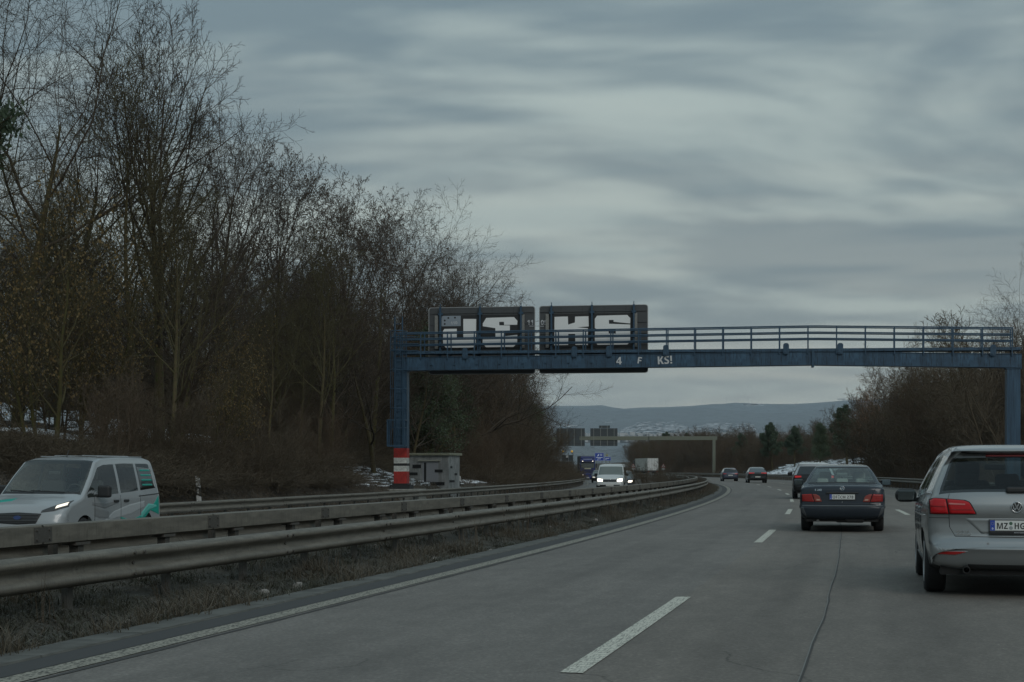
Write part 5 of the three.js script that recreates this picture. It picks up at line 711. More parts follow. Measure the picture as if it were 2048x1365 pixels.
// ---------------------------------------------------------------- dark blue saloon
{
  const S = { profile: [[-0.5, 0.24, 0.1], [-0.12, 0.26, 0.14], [-0.03, 0.32, 0.2], [0, 0.42, 0.22], [0.0, 0.535, 0.22], [-0.012, 0.565, 0.22], [-0.05, 0.575, 0.2], [-0.055, 0.62, 0.2], [-0.065, 0.8, 0.19], [-0.09, 0.93, 0.17], [-0.12, 0.965, 0.15], [-0.2, 0.985, 0.12], [-0.6, 0.995, 0.1], [-0.82, 1.0, 0.1], [-0.88, 1.02, 0.1], [-1.2, 1.19, 0.1], [-1.5, 1.335, 0.08], [-1.62, 1.375, 0.06], [-1.8, 1.405, 0.05], [-2.4, 1.43, 0.05], [-2.9, 1.4, 0.06], [-3.05, 1.36, 0.07], [-3.4, 1.17, 0.1], [-3.68, 1.0, 0.12], [-3.78, 0.97, 0.08], [-4.3, 0.9, 0.1], [-4.62, 0.8, 0.25], [-4.76, 0.62, 0.35], [-4.8, 0.45, 0.35], [-4.72, 0.26, 0.3], [-4.55, 0.2, 0.2]], width: [[0.2, 0.82], [0.3, 0.86], [0.5, 0.895], [0.72, 0.9], [0.85, 0.885], [0.94, 0.855], [0.99, 0.81], [1.02, 0.775], [1.2, 0.68], [1.36, 0.57], [1.42, 0.53]], plan: [[-0.1, 0.965], [0.4, 0.975], [1.2, 1], [3.6, 1], [4.3, 0.96], [4.9, 0.9]], axles: [-1.05, -3.88], wheelR: 0.315, arch: 0.355, sill: 0.21, track: 0.76, tyre: 0.205, us: [0.9, 0.8], p: 3.6, soft: 1, belt: [[0, 1.5], [0.86, 1.5], [0.9, 1.0], [2.4, 0.99], [3.72, 0.97], [3.8, 1.5]], pillars: [[0.2, -1.5, 0.5], [-2.4, -2.5, 0], [-3.0, -3.09, 0.6], [-3.55, -5, 0]] };
  const b = new Body(S), blue = paint(0.014, 0.02, 0.03, 0.1, 0.4, 0.75), t = thing('saloon_car', 'dark blue saloon driving ahead in the middle lane', 'car');
  shell(t, b, (r, u, front) => { const a = Math.abs(u); if (front) return r.y > 1.0 && r.y < 1.375 && r.z < -3.0 ? (a < 0.9 ? 'windscreen' : 'body') : r.z < -3.7 ? 'bonnet' : 'roof'; if (r.y < 0.57) return 'rear_bumper'; if (r.y < 1.005) return a < 0.8 ? 'boot_lid' : u < 0 ? 'rear_quarter_left' : 'rear_quarter_right'; if (r.y < 1.345) return a < 0.9 ? (r.y > 1.03 ? 'rear_window' : 'boot_lid') : u < 0 ? 'rear_pillar_left' : 'rear_pillar_right'; return 'roof'; }, { body: blue, windscreen: glassMat, rear_window: phys(0.8, 0.9, 0.85, 0.02, { transmission: 1, thickness: 0, ior: 1.75 }), rear_bumper: paint(0.018, 0.024, 0.032, 0.05, 0.5, 0.4) });
  for (const mir of [false, true]) {
    const p = (a, c, o, n, m) => mir ? b.mirrored(a, c, o, false, n, m) : b.patch(a, c, o, false, n, m);
    const l = obj('tail_lamp', p([[-0.825, 0.79], [-0.63, 0.8]], [[-0.82, 0.645], [-0.575, 0.635]], 0.012), lens(0.3, 0.014, 0.012), t), l2 = obj('tail_lamp', p([[-0.61, 0.8], [-0.54, 0.795], [-0.47, 0.76], [-0.425, 0.66]], [[-0.558, 0.635], [-0.5, 0.635], [-0.46, 0.636], [-0.42, 0.64]], 0.012), lens(0.24, 0.045, 0.035), t);
    for (const y of [0.675, 0.715, 0.755]) obj('lamp_rib', p([[-0.822, y + 0.008], [-0.6, y + 0.01]], [[-0.822, y], [-0.598, y]], 0.017), lens(0.18, 0.01, 0.01), l); obj('reversing_lamp', p([[-0.53, 0.695], [-0.46, 0.695]], [[-0.53, 0.66], [-0.45, 0.66]], 0.0155), lens(0.45, 0.26, 0.2), l2);
    obj('boot_gap_shade', p([[-0.712, 0.98], [-0.705, 0.98]], [[-0.622, 0.8], [-0.615, 0.8]], 0.001, 1, 6), gapShadeMat, t); obj('boot_gap_shade', p([[-0.62, 0.8], [-0.612, 0.8]], [[-0.56, 0.6], [-0.553, 0.6]], 0.013, 1, 6), gapShadeMat, t);  // boot lid gaps are painted dark on the body, not cut into it
    obj('bumper_corner', p([[-0.868, 0.53], [-0.8, 0.53]], [[-0.83, 0.42], [-0.72, 0.3]], 0.003), std(0.05, 0.055, 0.06, 0.6), t);
  }
  obj('bumper_trim', b.patch([[-0.875, 0.566], [0, 0.566], [0.875, 0.566]], [[-0.875, 0.545], [0, 0.545], [0.875, 0.545]], 0.006, false, 30, 2), std(0.1, 0.11, 0.115, 0.4), t); obj('bumper_gap_shade', b.patch([[-0.86, 0.6], [0, 0.6], [0.86, 0.6]], [[-0.86, 0.585], [0, 0.585], [0.86, 0.585]], 0.001, false, 30, 1), gapShadeMat, t);
  obj('boot_grip', [rbox(0.66, 0.035, 0.03, 0.01, 0, 0.825, -0.05)], plastic, t);
  obj('window_seal', [b.patch([[-0.7, 1.035], [0, 1.045], [0.7, 1.035]], [[-0.71, 1.012], [0, 1.022], [0.71, 1.012]], 0.004, false, 24, 1), b.patch([[-0.56, 1.365], [0, 1.37], [0.56, 1.365]], [[-0.56, 1.345], [0, 1.35], [0.56, 1.345]], 0.004, false, 24, 1)], plastic, t);
  plate(t, (c) => { c.textAlign = 'left'; c.fillText('OF', 58, 60, 110); c.fillText('CM', 214, 60, 118); c.fillText('278', 350, 60, 158); c.fillStyle = '#4a5a55'; c.beginPath(); c.arc(191, 34, 15, 0, 7); c.fill(); c.fillStyle = '#8a8f90'; c.beginPath(); c.arc(191, 78, 17, 0, 7); c.fill(); }, 0, 0.738, -0.04, -0.06);
  { const e = obj('emblem', [new THREE.TorusGeometry(0.04, 0.005, 6, 28), ...[0, 1, 2].map((k) => box(0.01, 0.038, 0.005, 0, 0.019, 0).rotateZ(k * 2.0944))], chrome, t), q = b.face(0, 0.915, 0.008); e.position.set(...q); e.rotation.x = -0.2; const w = obj('badge', textGeo('E 240', 0.042, 0.004), chrome, t), v = b.face(-0.49, 0.885, 0.005); w.position.set(...v); w.rotation.x = -0.18; obj('boot_lock', new THREE.CylinderGeometry(0.01, 0.01, 0.008, 10).rotateX(Math.PI / 2).translate(0, 0.635, -0.05), chrome, t); }
  for (const sg of [-1, 1]) {
    obj('side_moulding', b.sidePatch([[-0.4, 0.56], [-4.3, 0.56]], [[-0.4, 0.5], [-4.3, 0.5]], 0.014, sg), std(0.04, 0.045, 0.055, 0.5), t);
    const m = obj('wing_mirror', [rbox(0.22, 0.14, 0.1, 0.04, sg * 0.98, 1.02, -3.2), rbox(0.12, 0.04, 0.07, 0.015, sg * 0.85, 0.98, -3.22)], blue, t); obj('mirror_glass', rbox(0.18, 0.11, 0.01, 0.004, sg * 0.98, 1.02, -3.147), mirrorGlass, m);
  }
  obj('exhaust_pipe', new THREE.CylinderGeometry(0.03, 0.03, 0.3, 12).rotateX(Math.PI / 2).translate(-0.5, 0.24, -0.15), std(0.15, 0.15, 0.15, 0.4, { metalness: 0.8 }), t); obj('axle', [bar([-0.7, 0.3, -1.05], [0.7, 0.3, -1.05], 0.05), rbox(0.3, 0.2, 0.4, 0.06, 0, 0.28, -1.0), rbox(0.4, 0.12, 0.6, 0.05, 0.25, 0.26, -0.4)], under, t);
  seats(t, -2.55, 0.37, 0.42, true, std(0.32, 0.34, 0.32, 0.9)); obj('rear_shelf', rbox(1.3, 0.04, 0.5, 0.015, 0, 0.97, -1.35), std(0.3, 0.32, 0.3, 0.9), t); obj('mirror_pendant', [bar([0, 1.15, -3.2], [0, 1.02, -3.2], 0.012, 5)], cabin, t);
  t.position.set((1685 - 1024) * 32.6 / FOCAL, 0, -32.6); t.rotation.y = heading(33);
}

// ---------------------------------------------------------------- white van with teal graphics, oncoming on the far left
const headGlow = (e) => phys(0.95, 0.92, 0.85, 0.2, { emissive: lin(1, 0.9, 0.72), emissiveIntensity: e });
{
  const S = { profile: [[-0.3, 0.26, 0.08], [-0.03, 0.34, 0.12], [0, 0.5, 0.14], [-0.01, 0.8, 0.14], [-0.05, 1.1, 0.12], [-0.12, 1.5, 0.1], [-0.17, 1.7, 0.1], [-0.25, 1.79, 0.08], [-0.5, 1.83, 0.07], [-1.6, 1.84, 0.07], [-2.5, 1.81, 0.07], [-2.8, 1.75, 0.08], [-3.1, 1.5, 0.1], [-3.52, 1.14, 0.13], [-3.62, 1.08, 0.12], [-4.0, 0.98, 0.12], [-4.22, 0.89, 0.2], [-4.34, 0.76, 0.3], [-4.4, 0.6, 0.34], [-4.42, 0.42, 0.34], [-4.36, 0.28, 0.3], [-4.2, 0.22, 0.2]], width: [[0.2, 0.83], [0.32, 0.88], [0.6, 0.915], [0.85, 0.917], [1.0, 0.91], [1.08, 0.895], [1.4, 0.835], [1.68, 0.765], [1.78, 0.72], [1.85, 0.66]], plan: [[-0.1, 0.97], [0.4, 0.985], [1, 1], [3.1, 1], [3.8, 0.97], [4.5, 0.93]], axles: [-0.82, -3.48], wheelR: 0.325, arch: 0.37, sill: 0.22, track: 0.79, tyre: 0.205, us: [0.88, 0.93], p: 3.2, soft: 1, belt: [[0, 1.2], [0.3, 1.18], [1.0, 1.14], [2.0, 1.09], [3.4, 1.02], [3.55, 1.02], [3.6, 1.8]], pillars: [[0.2, -0.34, 0.1], [-1.02, -1.13, 0], [-1.94, -2.05, 0], [-2.85, -2.98, 0.65], [-3.35, -5, 0]] };
  const b = new Body(S), white = paint(0.33, 0.35, 0.36, 0.15, 0.35), teal = std(0.0, 0.32, 0.25, 0.4), grey = std(0.2, 0.21, 0.215, 0.45), pale = std(0.38, 0.4, 0.41, 0.45), t = thing('delivery_van', 'white small van with teal swoosh and lit headlamp coming on the left', 'van');
  shell(t, b, (r, u, front) => { const a = Math.abs(u); if (!front) return r.y > 1.12 && r.y < 1.66 && a < 0.88 ? 'rear_window' : r.y < 0.5 ? 'rear_bumper' : r.y > 1.72 ? 'roof' : 'tailgate'; if (r.z > -2.76) return 'roof'; if (r.y > 1.12) return a < 0.93 ? 'windscreen' : u < 0 ? 'front_pillar_left' : 'front_pillar_right'; if (r.y > 0.8) return 'bonnet'; return 'front_bumper'; }, { body: white, windscreen: glassMat, rear_window: darkGlass, frame: white });
  const F = (a, c, o, m, n = 14, k = 8) => m ? b.mirrored(a, c, o, true, n, k) : b.patch(a, c, o, true, n, k);
  for (const m of [false, true]) {
    const hl = obj('headlamp_housing', F([[-0.84, 0.98], [-0.68, 0.9], [-0.45, 0.8]], [[-0.86, 0.86], [-0.68, 0.79], [-0.44, 0.76]], 0.008, m), lens(0.06, 0.06, 0.06), t);
    obj('headlamp', F([[-0.82, 0.945], [-0.68, 0.885]], [[-0.83, 0.89], [-0.68, 0.83]], 0.012, m, 6, 3), headGlow(m ? 1.0 : 1.0), hl);
    obj('fog_lamp', F([[-0.8, 0.46], [-0.62, 0.46]], [[-0.8, 0.38], [-0.62, 0.36]], 0.006, m), plastic, t);
  }
  obj('grille', F([[-0.46, 0.74], [0, 0.76], [0.46, 0.74]], [[-0.38, 0.56], [0, 0.54], [0.38, 0.56]], 0.008, false, 20, 6), plastic, t); for (const y of [0.6, 0.66, 0.71]) obj('grille_bar', F([[-0.4, y + 0.014], [0, y + 0.016], [0.4, y + 0.014]], [[-0.4, y], [0, y], [0.4, y]], 0.014, false, 20, 1), std(0.05, 0.05, 0.05, 0.4), t);
  { const e = obj('emblem', new THREE.CylinderGeometry(0.075, 0.075, 0.015, 24).scale(1, 1, 0.5).rotateX(Math.PI / 2), std(0.05, 0.08, 0.2, 0.3), t), q = b.face(0, 0.66, 0.02, true); e.position.set(...q); }
  obj('lower_grille', F([[-0.6, 0.46], [0.6, 0.46]], [[-0.55, 0.32], [0.55, 0.32]], 0.006, false, 20, 4), plastic, t); obj('wiper', [bar([-0.55, 1.13, -3.62], [0.15, 1.16, -3.6], 0.012, 5), bar([0.1, 1.13, -3.62], [0.6, 1.17, -3.58], 0.012, 5)], plastic, t); obj('scuttle', F([[-0.8, 1.14], [0.8, 1.14]], [[-0.8, 1.1], [0.8, 1.1]], 0.004, false, 20, 1), plastic, t);
  obj('bonnet_decal', F([[0.3, 1.02], [0.62, 0.98]], [[0.32, 0.97], [0.66, 0.93]], 0.002, false, 8, 2), teal, t);
  for (const sg of [-1, 1]) {
    const W = (a, c, o, n, m) => b.sidePatch(a, c, o, sg, n, m);
    const q = obj('side_window', W([[-0.36, 1.58], [-1.04, 1.62]], [[-0.28, 1.18], [-1.02, 1.14]], 0.005), darkGlass, t);
    for (const y of [1.23, 1.33, 1.43, 1.53]) obj('window_stripe', W([[-0.42, y + 0.035], [-0.9, y + 0.035]], [[-0.4, y], [-0.9, y]], 0.0075, 8, 1), teal, q);
    // graphics: teal swoosh from the rear corner, grey waves ahead of it
    obj('swoosh', W([[-0.17, 1.02], [-0.35, 0.9], [-0.6, 0.75], [-1.0, 0.64], [-1.5, 0.54], [-2.0, 0.62]], [[-0.17, 0.62], [-0.35, 0.66], [-0.6, 0.72], [-1.0, 0.5], [-1.5, 0.4], [-2.0, 0.6]], 0.0025, 30, 6), teal, t);
    obj('swoosh', W([[-0.3, 0.82], [-0.7, 0.86], [-1.05, 0.68]], [[-0.3, 0.78], [-0.7, 0.72], [-1.05, 0.56]], 0.004, 20, 4), std(0.12, 0.48, 0.42, 0.4), t);
    obj('wave_decal', W([[-0.9, 0.92], [-1.6, 0.86], [-2.3, 0.74], [-2.7, 0.56]], [[-0.9, 0.8], [-1.5, 0.66], [-2.2, 0.6], [-2.7, 0.5]], 0.0015, 24, 5), pale, t); obj('wave_decal', W([[-2.0, 0.98], [-2.6, 0.92], [-3.2, 0.94]], [[-2.1, 0.9], [-2.7, 0.8], [-3.2, 0.88]], 0.0015, 20, 4), grey, t); obj('wave_decal', W([[-2.5, 0.76], [-2.9, 0.82], [-3.15, 0.86]], [[-2.5, 0.6], [-2.9, 0.62], [-3.12, 0.66]], 0.0015, 20, 4), grey, t);
    obj('slide_rail', W([[-0.15, 1.07], [-1.15, 1.03]], [[-0.15, 1.05], [-1.15, 1.01]], 0.004, 10, 1), plastic, t); for (const z of [-1.08, -1.98, -3.1]) obj('door_gap_shade', W([[z, 1.05], [z - 0.01, 1.05]], [[z, 0.3], [z - 0.01, 0.3]], 0.003, 1, 8), gapShadeMat, t); for (const z of [-1.75, -2.2]) obj('door_handle', rbox(0.035, 0.05, 0.2, 0.015, sg * (b.W(0.93, z) + 0.012), 0.94, z), plastic, t);  // door gaps: dark strips on the side panel imitate shade in the joint
    const m = obj('wing_mirror', [rbox(0.26, 0.24, 0.14, 0.05, sg * 1.06, 1.14, -2.98), rbox(0.12, 0.06, 0.1, 0.02, sg * 0.93, 1.06, -2.98)], plastic, t); obj('mirror_glass', rbox(0.2, 0.19, 0.01, 0.004, sg * 1.06, 1.14, -2.905), mirrorGlass, m);
    obj('roof_rib', [...[0.3, 0.6].map((x) => rbox(0.03, 0.016, 2.0, 0.007, sg * x, 1.846 - x * x * 0.06, -1.4))], white, t);
  }
  obj('antenna', bar([0, 1.8, -2.5], [0, 1.95, -2.4], 0.01, 5), plastic, t); seats(t, -2.25, 0.4, 0.72, false);
  t.position.set(-8.31, elev(33, 13), -33.4); t.rotation.y = heading(33) + Math.PI;
}
// ---------------------------------------------------------------- cars seen small: one builder, each with its own shape and colour
function smallCar(name, label, o) {
  const L = o.L, H = o.H, Wd = o.W / 2, fz = L / 4.6, fy = H / 1.65, prof = {
    suv: [[-0.4, 0.26, 0.1], [-0.05, 0.34, 0.18], [0, 0.5, 0.2], [-0.03, 0.72, 0.2], [-0.06, 0.98, 0.18], [-0.1, 1.06, 0.15], [-0.28, 1.32, 0.12], [-0.42, 1.52, 0.1], [-0.34, 1.57, 0.06], [-0.8, 1.62, 0.05], [-1.8, 1.65, 0.05], [-2.5, 1.6, 0.06], [-2.75, 1.52, 0.08], [-3.4, 1.14, 0.1], [-3.55, 1.08, 0.08], [-4.3, 0.96, 0.14], [-4.52, 0.8, 0.3], [-4.6, 0.5, 0.32], [-4.5, 0.28, 0.25], [-4.3, 0.22, 0.2]],
    coupe: [[-0.4, 0.28, 0.1], [-0.05, 0.36, 0.18], [0, 0.5, 0.22], [-0.03, 0.75, 0.22], [-0.02, 1.02, 0.2], [-0.1, 1.1, 0.16], [-0.5, 1.28, 0.12], [-1.0, 1.5, 0.08], [-1.5, 1.6, 0.06], [-2.0, 1.65, 0.05], [-2.5, 1.61, 0.06], [-2.75, 1.53, 0.08], [-3.4, 1.16, 0.1], [-3.55, 1.1, 0.08], [-4.3, 0.98, 0.14], [-4.52, 0.8, 0.3], [-4.6, 0.5, 0.32], [-4.5, 0.28, 0.25], [-4.3, 0.22, 0.2]],
    van: [[-0.3, 0.28, 0.08], [-0.02, 0.36, 0.12], [0, 0.6, 0.14], [-0.03, 1.0, 0.12], [-0.1, 1.5, 0.1], [-0.2, 1.6, 0.08], [-0.5, 1.64, 0.06], [-1.8, 1.65, 0.06], [-3.0, 1.62, 0.07], [-3.25, 1.54, 0.09], [-3.8, 1.06, 0.12], [-3.95, 0.98, 0.12], [-4.4, 0.82, 0.22], [-4.55, 0.66, 0.3], [-4.6, 0.45, 0.32], [-4.52, 0.28, 0.28], [-4.35, 0.22, 0.2]] }[o.kind];
  const van = o.kind === 'van', belt = (van ? 1.0 : 1.08) * fy, S = { profile: prof.map(([z, y, d]) => [z * fz, y * fy, d]), width: [[0.2, Wd * 0.93], [0.3, Wd * 0.96], [0.55, Wd], [0.9, Wd], [belt - 0.06, Wd * 0.98], [belt, Wd * 0.95], [H * 0.93, Wd * (van ? 0.84 : 0.72)], [H, Wd * (van ? 0.76 : 0.64)]], plan: [[-0.1, 0.96], [0.5, 0.985], [1, 1], [L - 1.2, 1], [L, 0.92]], axles: [-0.85 * fz, -(L - 0.88 * fz)], wheelR: 0.34, arch: 0.39, sill: 0.24, track: Wd - 0.12, tyre: 0.22, us: [0.86, 0.92], p: 3.2, soft: 1, step: 0.07 };
  const b = new Body(S), t = thing(name, label, o.category ?? 'car', o.group), hi = H * 0.905;
  shell(t, b, (r, u, front) => { const a = Math.abs(u); if (front) return r.y > belt + 0.03 && r.y < hi && r.z < -2.3 * fz ? (a < 0.92 ? 'windscreen' : 'body') : r.z < -3.5 * fz ? (r.y < 0.5 ? 'front_bumper' : 'bonnet') : 'roof'; return r.y < 0.5 ? 'rear_bumper' : r.y > belt + 0.03 && r.y < hi ? (a < 0.86 ? 'rear_window' : 'body') : r.y > hi ? 'roof' : 'tailgate'; }, { body: o.paint, windscreen: o.coming ? phys(0.1, 0.12, 0.11, 0.05, { clearcoat: 1 }) : darkGlass, rear_window: darkGlass, rear_bumper: o.lower ?? o.paint, front_bumper: o.lower ?? o.paint, tailgate: o.gate ?? o.paint });
  for (const sg of [-1, 1]) { obj('side_window', b.sidePatch([[-0.75 * fz, hi - 0.06], [-1.8 * fz, hi], [-2.6 * fz, hi - 0.02]], [[-0.55 * fz, belt + 0.05], [-1.8 * fz, belt + 0.03], [-3.2 * fz, belt + 0.02]], 0.005, sg), darkGlass, t); const m = obj('wing_mirror', rbox(0.22, 0.17, 0.12, 0.05, sg * (Wd + 0.1), belt + 0.04, -2.95 * fz), o.dark ?? plastic, t); }
  for (const m of [false, true]) {
    const R = (a, c, of) => m ? b.mirrored(a, c, of, false, 8, 3) : b.patch(a, c, of, false, 8, 3), F = (a, c, of) => m ? b.mirrored(a, c, of, true, 8, 3) : b.patch(a, c, of, true, 8, 3), y = o.lampY ?? 0.92 * fy;
    if (!o.coming) obj('tail_lamp', R([[-Wd * 0.9, y + 0.05], [-Wd * (o.lampIn ?? 0.4), y + 0.04]], [[-Wd * 0.9, y - 0.05], [-Wd * (o.lampIn ?? 0.4), y - 0.02]], 0.012), lens(0.45, 0.02, 0.02, o.lit ?? 0), t);
    obj('headlamp', F([[-Wd * 0.86, 0.8 * fy], [-Wd * 0.52, 0.77 * fy]], [[-Wd * 0.86, 0.66 * fy], [-Wd * 0.52, 0.65 * fy]], 0.012), o.coming ? headGlow(o.lit ?? 4) : lens(0.3, 0.3, 0.3), t);
  }
  if (o.coming) { obj('grille', b.patch([[-Wd * 0.5, 0.76 * fy], [Wd * 0.5, 0.76 * fy]], [[-Wd * 0.45, 0.62 * fy], [Wd * 0.45, 0.62 * fy]], 0.008, true, 8, 3), plastic, t); obj('lower_grille', b.patch([[-Wd * 0.7, 0.46 * fy], [Wd * 0.7, 0.46 * fy]], [[-Wd * 0.7, 0.33 * fy], [Wd * 0.7, 0.33 * fy]], 0.008, true, 8, 3), plastic, t); }
  const q = b.face(0, o.plateY ?? 0.7, 0.012, !!o.coming); obj('number_plate', box(0.52, 0.11, 0.012, ...q), std(0.55, 0.55, 0.52, 0.6), t); if (o.extra) o.extra(t, b, Wd, fy);
  t.position.set((o.px - 1024) * o.Z / FOCAL, o.coming ? elev(o.Z, 11.5) : 0, -o.Z); t.rotation.y = heading(o.Z) + (o.coming ? Math.PI : 0) + (o.turn ?? 0); return t;
}
const black = paint(0.012, 0.013, 0.015, 0.1, 0.4, 0.6);
smallCar('estate_suv', 'pale tall car half hidden behind the dark saloon', { kind: 'suv', L: 4.7, H: 1.66, W: 1.9, paint: paint(0.42, 0.44, 0.46, 0.4), gate: black, lower: black, px: 1629, Z: 70, lit: 0.3, lampIn: 0.6, lampY: 1.0, plateY: 0.62 });
smallCar('coupe_suv', 'black coupe-backed car ahead near the snowy bank', { kind: 'coupe', L: 4.75, H: 1.62, W: 1.95, paint: paint(0.03, 0.033, 0.035, 0.2), px: 1516, Z: 158, lit: 0.4, lampIn: 0.35, lampY: 1.0, plateY: 0.62 });
smallCar('hatchback', 'dark blue hatchback farthest ahead in the left lane', { kind: 'suv', L: 4.3, H: 1.56, W: 1.84, paint: paint(0.05, 0.06, 0.085, 0.3), px: 1461.5, Z: 182, lampIn: 0.5 });
smallCar('white_van', 'white panel van with bright headlamps coming on the opposite lanes', { kind: 'van', category: 'van', L: 4.9, H: 1.97, W: 1.92, paint: paint(0.55, 0.57, 0.56, 0), lower: plastic, coming: true, px: 1229, Z: 110, lit: 5, plateY: 0.52, extra: (t, b, Wd) => { const e = obj('emblem', new THREE.TorusGeometry(0.075, 0.014, 6, 20), chrome, t); e.position.set(...b.face(0, 0.83, 0.02, true)); } }).position.y = elev(112, 10);
smallCar('dark_car', 'dark car with lit headlamp just behind the white panel van', { kind: 'suv', L: 4.4, H: 1.5, W: 1.82, paint: paint(0.05, 0.055, 0.07, 0.2), coming: true, px: 1249, Z: 128, lit: 5 });
smallCar('dark_car', 'dark car between the blue truck and the white panel van', { kind: 'suv', L: 4.4, H: 1.55, W: 1.82, paint: black, coming: true, px: 1197.5, Z: 195, lit: 0.3 });
[[1098.5, 300, 0.55, 'white car with lit headlamps at the left end of the oncoming queue'], [1107, 290, 0.55, 'white car with lit headlamps second in the oncoming queue'], [1116, 282, 0.35, 'pale car with lit headlamps third in the oncoming queue'], [1141, 270, 0.06, 'dark car with lit headlamps beside the blue truck']].forEach(([px, Z, c, label]) => smallCar('queue_car', label, { kind: 'suv', L: 4.3, H: 1.5, W: 1.8, paint: paint(c, c * 1.02, c * 1.03, 0), coming: true, px, Z, lit: 5, group: 'oncoming cars in the queue' }));
smallCar('white_car', 'white car far ahead right of the white trailer', { kind: 'suv', L: 4.4, H: 1.5, W: 1.82, paint: paint(0.6, 0.62, 0.62, 0), px: 1334, Z: 385 }); smallCar('grey_car', 'grey car far ahead beside the far white car', { kind: 'suv', L: 4.4, H: 1.45, W: 1.82, paint: paint(0.2, 0.21, 0.22, 0.2), px: 1349, Z: 372 });
// ---------------------------------------------------------------- blue articulated truck, oncoming
{
  const t = thing('articulated_truck', 'dark blue articulated truck coming on the opposite lanes', 'truck'), blue = paint(0.025, 0.035, 0.14, 0.0, 0.4), dk = std(0.02, 0.022, 0.03, 0.6);
  obj('cab', [rbox(2.46, 2.5, 1.9, 0.16, 0, 2.15, -0.95, 3), rbox(2.4, 0.75, 1.8, 0.2, 0, 3.5, -1.05, 3), rbox(2.5, 0.75, 0.9, 0.12, 0, 0.75, -0.4, 3)], blue, t); obj('windscreen', rbox(2.18, 0.82, 0.06, 0.03, 0, 2.35, 0.0), phys(0.05, 0.06, 0.055, 0.05, { clearcoat: 1 }), t); obj('sun_visor', rbox(2.2, 0.16, 0.3, 0.05, 0, 2.95, 0.08), dk, t);
  obj('name_board', [rbox(1.5, 0.24, 0.04, 0.02, 0, 3.33, -0.14)], std(0.45, 0.5, 0.62, 0.5), t); obj('grille', [rbox(1.9, 0.75, 0.05, 0.03, 0, 1.45, 0.01)], std(0.02, 0.025, 0.06, 0.4), t); for (const y of [1.25, 1.45, 1.65]) obj('grille_bar', rbox(1.8, 0.06, 0.05, 0.02, 0, y, 0.05), blue, t); obj('badge_panel', rbox(1.1, 0.2, 0.04, 0.02, 0, 1.86, 0.03), std(0.35, 0.34, 0.25, 0.5), t);
  for (const s of [-1, 1]) { obj('headlamp', rbox(0.42, 0.2, 0.06, 0.03, s * 0.92, 0.78, 0.07), headGlow(5), t); obj('marker_lamp', rbox(0.16, 0.08, 0.05, 0.02, s * 0.82, 3.08, 0.2), headGlow(2.5), t); obj('wing_mirror', rbox(0.2, 0.75, 0.2, 0.05, s * 1.42, 2.35, -0.1), dk, t); for (const z of [-1.3, -4.8]) { const w = obj('wheel', tyreGeo(0.5, 0.32), rubber, t); w.position.set(s * 1.05, 0.5, z); } for (const z of [-10.5, -11.8, -13.1]) { const w = obj('wheel', tyreGeo(0.5, 0.36), rubber, t); w.position.set(s * 1.05, 0.5, z); } }
  obj('bumper', rbox(2.48, 0.4, 0.3, 0.08, 0, 0.4, -0.08, 2), blue, t); obj('number_plate', box(0.52, 0.11, 0.02, 0, 0.4, 0.09), std(0.5, 0.5, 0.48, 0.6), t); obj('trailer', [rbox(2.55, 2.75, 13.2, 0.04, 0, 2.62, -9.6), box(2.3, 0.3, 12.8, 0, 1.1, -9.6)], std(0.06, 0.065, 0.085, 0.6, { map: T.grime }), t); obj('chassis', box(1.0, 0.35, 14, 0, 0.85, -8), dk, t);
  const Z = 258; t.position.set((1175.5 - 1024) * Z / FOCAL, -0.3, -Z); t.rotation.y = heading(Z) * -0 + 0.0; t.rotation.y = -Math.atan(M1(Z));
}
// ---------------------------------------------------------------- white box trailer far ahead
{
  const t = thing('box_trailer', 'white box trailer seen over the median far ahead', 'truck'), wh = std(0.5, 0.51, 0.5, 0.6, { map: T.grime }), Z = 350, dk = std(0.03, 0.03, 0.035, 0.6);
  obj('box', [rbox(2.5, 2.75, 13.4, 0.03, 0, 2.6, -6.7)], wh, t); for (const x of [-0.62, 0.62]) obj('rear_door', box(1.2, 2.6, 0.03, x, 2.6, 0.016), std(0.56, 0.57, 0.56, 0.6), t); for (const x of [-0.9, -0.35, 0.35, 0.9]) obj('lock_rod', bar([x, 1.3, 0.05], [x, 3.9, 0.05], 0.02, 5), galv, t); for (const z of [-3, -6, -9]) obj('side_post', box(0.02, 2.7, 0.08, 1.256, 2.6, z), std(0.4, 0.4, 0.4, 0.6), t); obj('chassis', [box(2.2, 0.25, 13, 0, 1.08, -6.6), box(2.3, 0.12, 0.1, 0, 0.6, -0.1)], dk, t);
  for (const s of [-1, 1]) { for (const z of [-2, -3.3, -4.6, -12.5]) { const w = obj('wheel', tyreGeo(0.5, 0.36), rubber, t); w.position.set(s * 1.05, 0.5, z); } obj('tail_lamp', box(0.3, 0.12, 0.05, s * 1.0, 0.95, 0.0), lens(0.4, 0.02, 0.02), t); }
  obj('tractor', [rbox(2.5, 2.9, 2.0, 0.15, 0, 2.2, -14.9)], dk, t); t.position.set((1306 - 1024) * Z / FOCAL, 0, -Z); t.rotation.y = heading(Z) + 0.1;
}

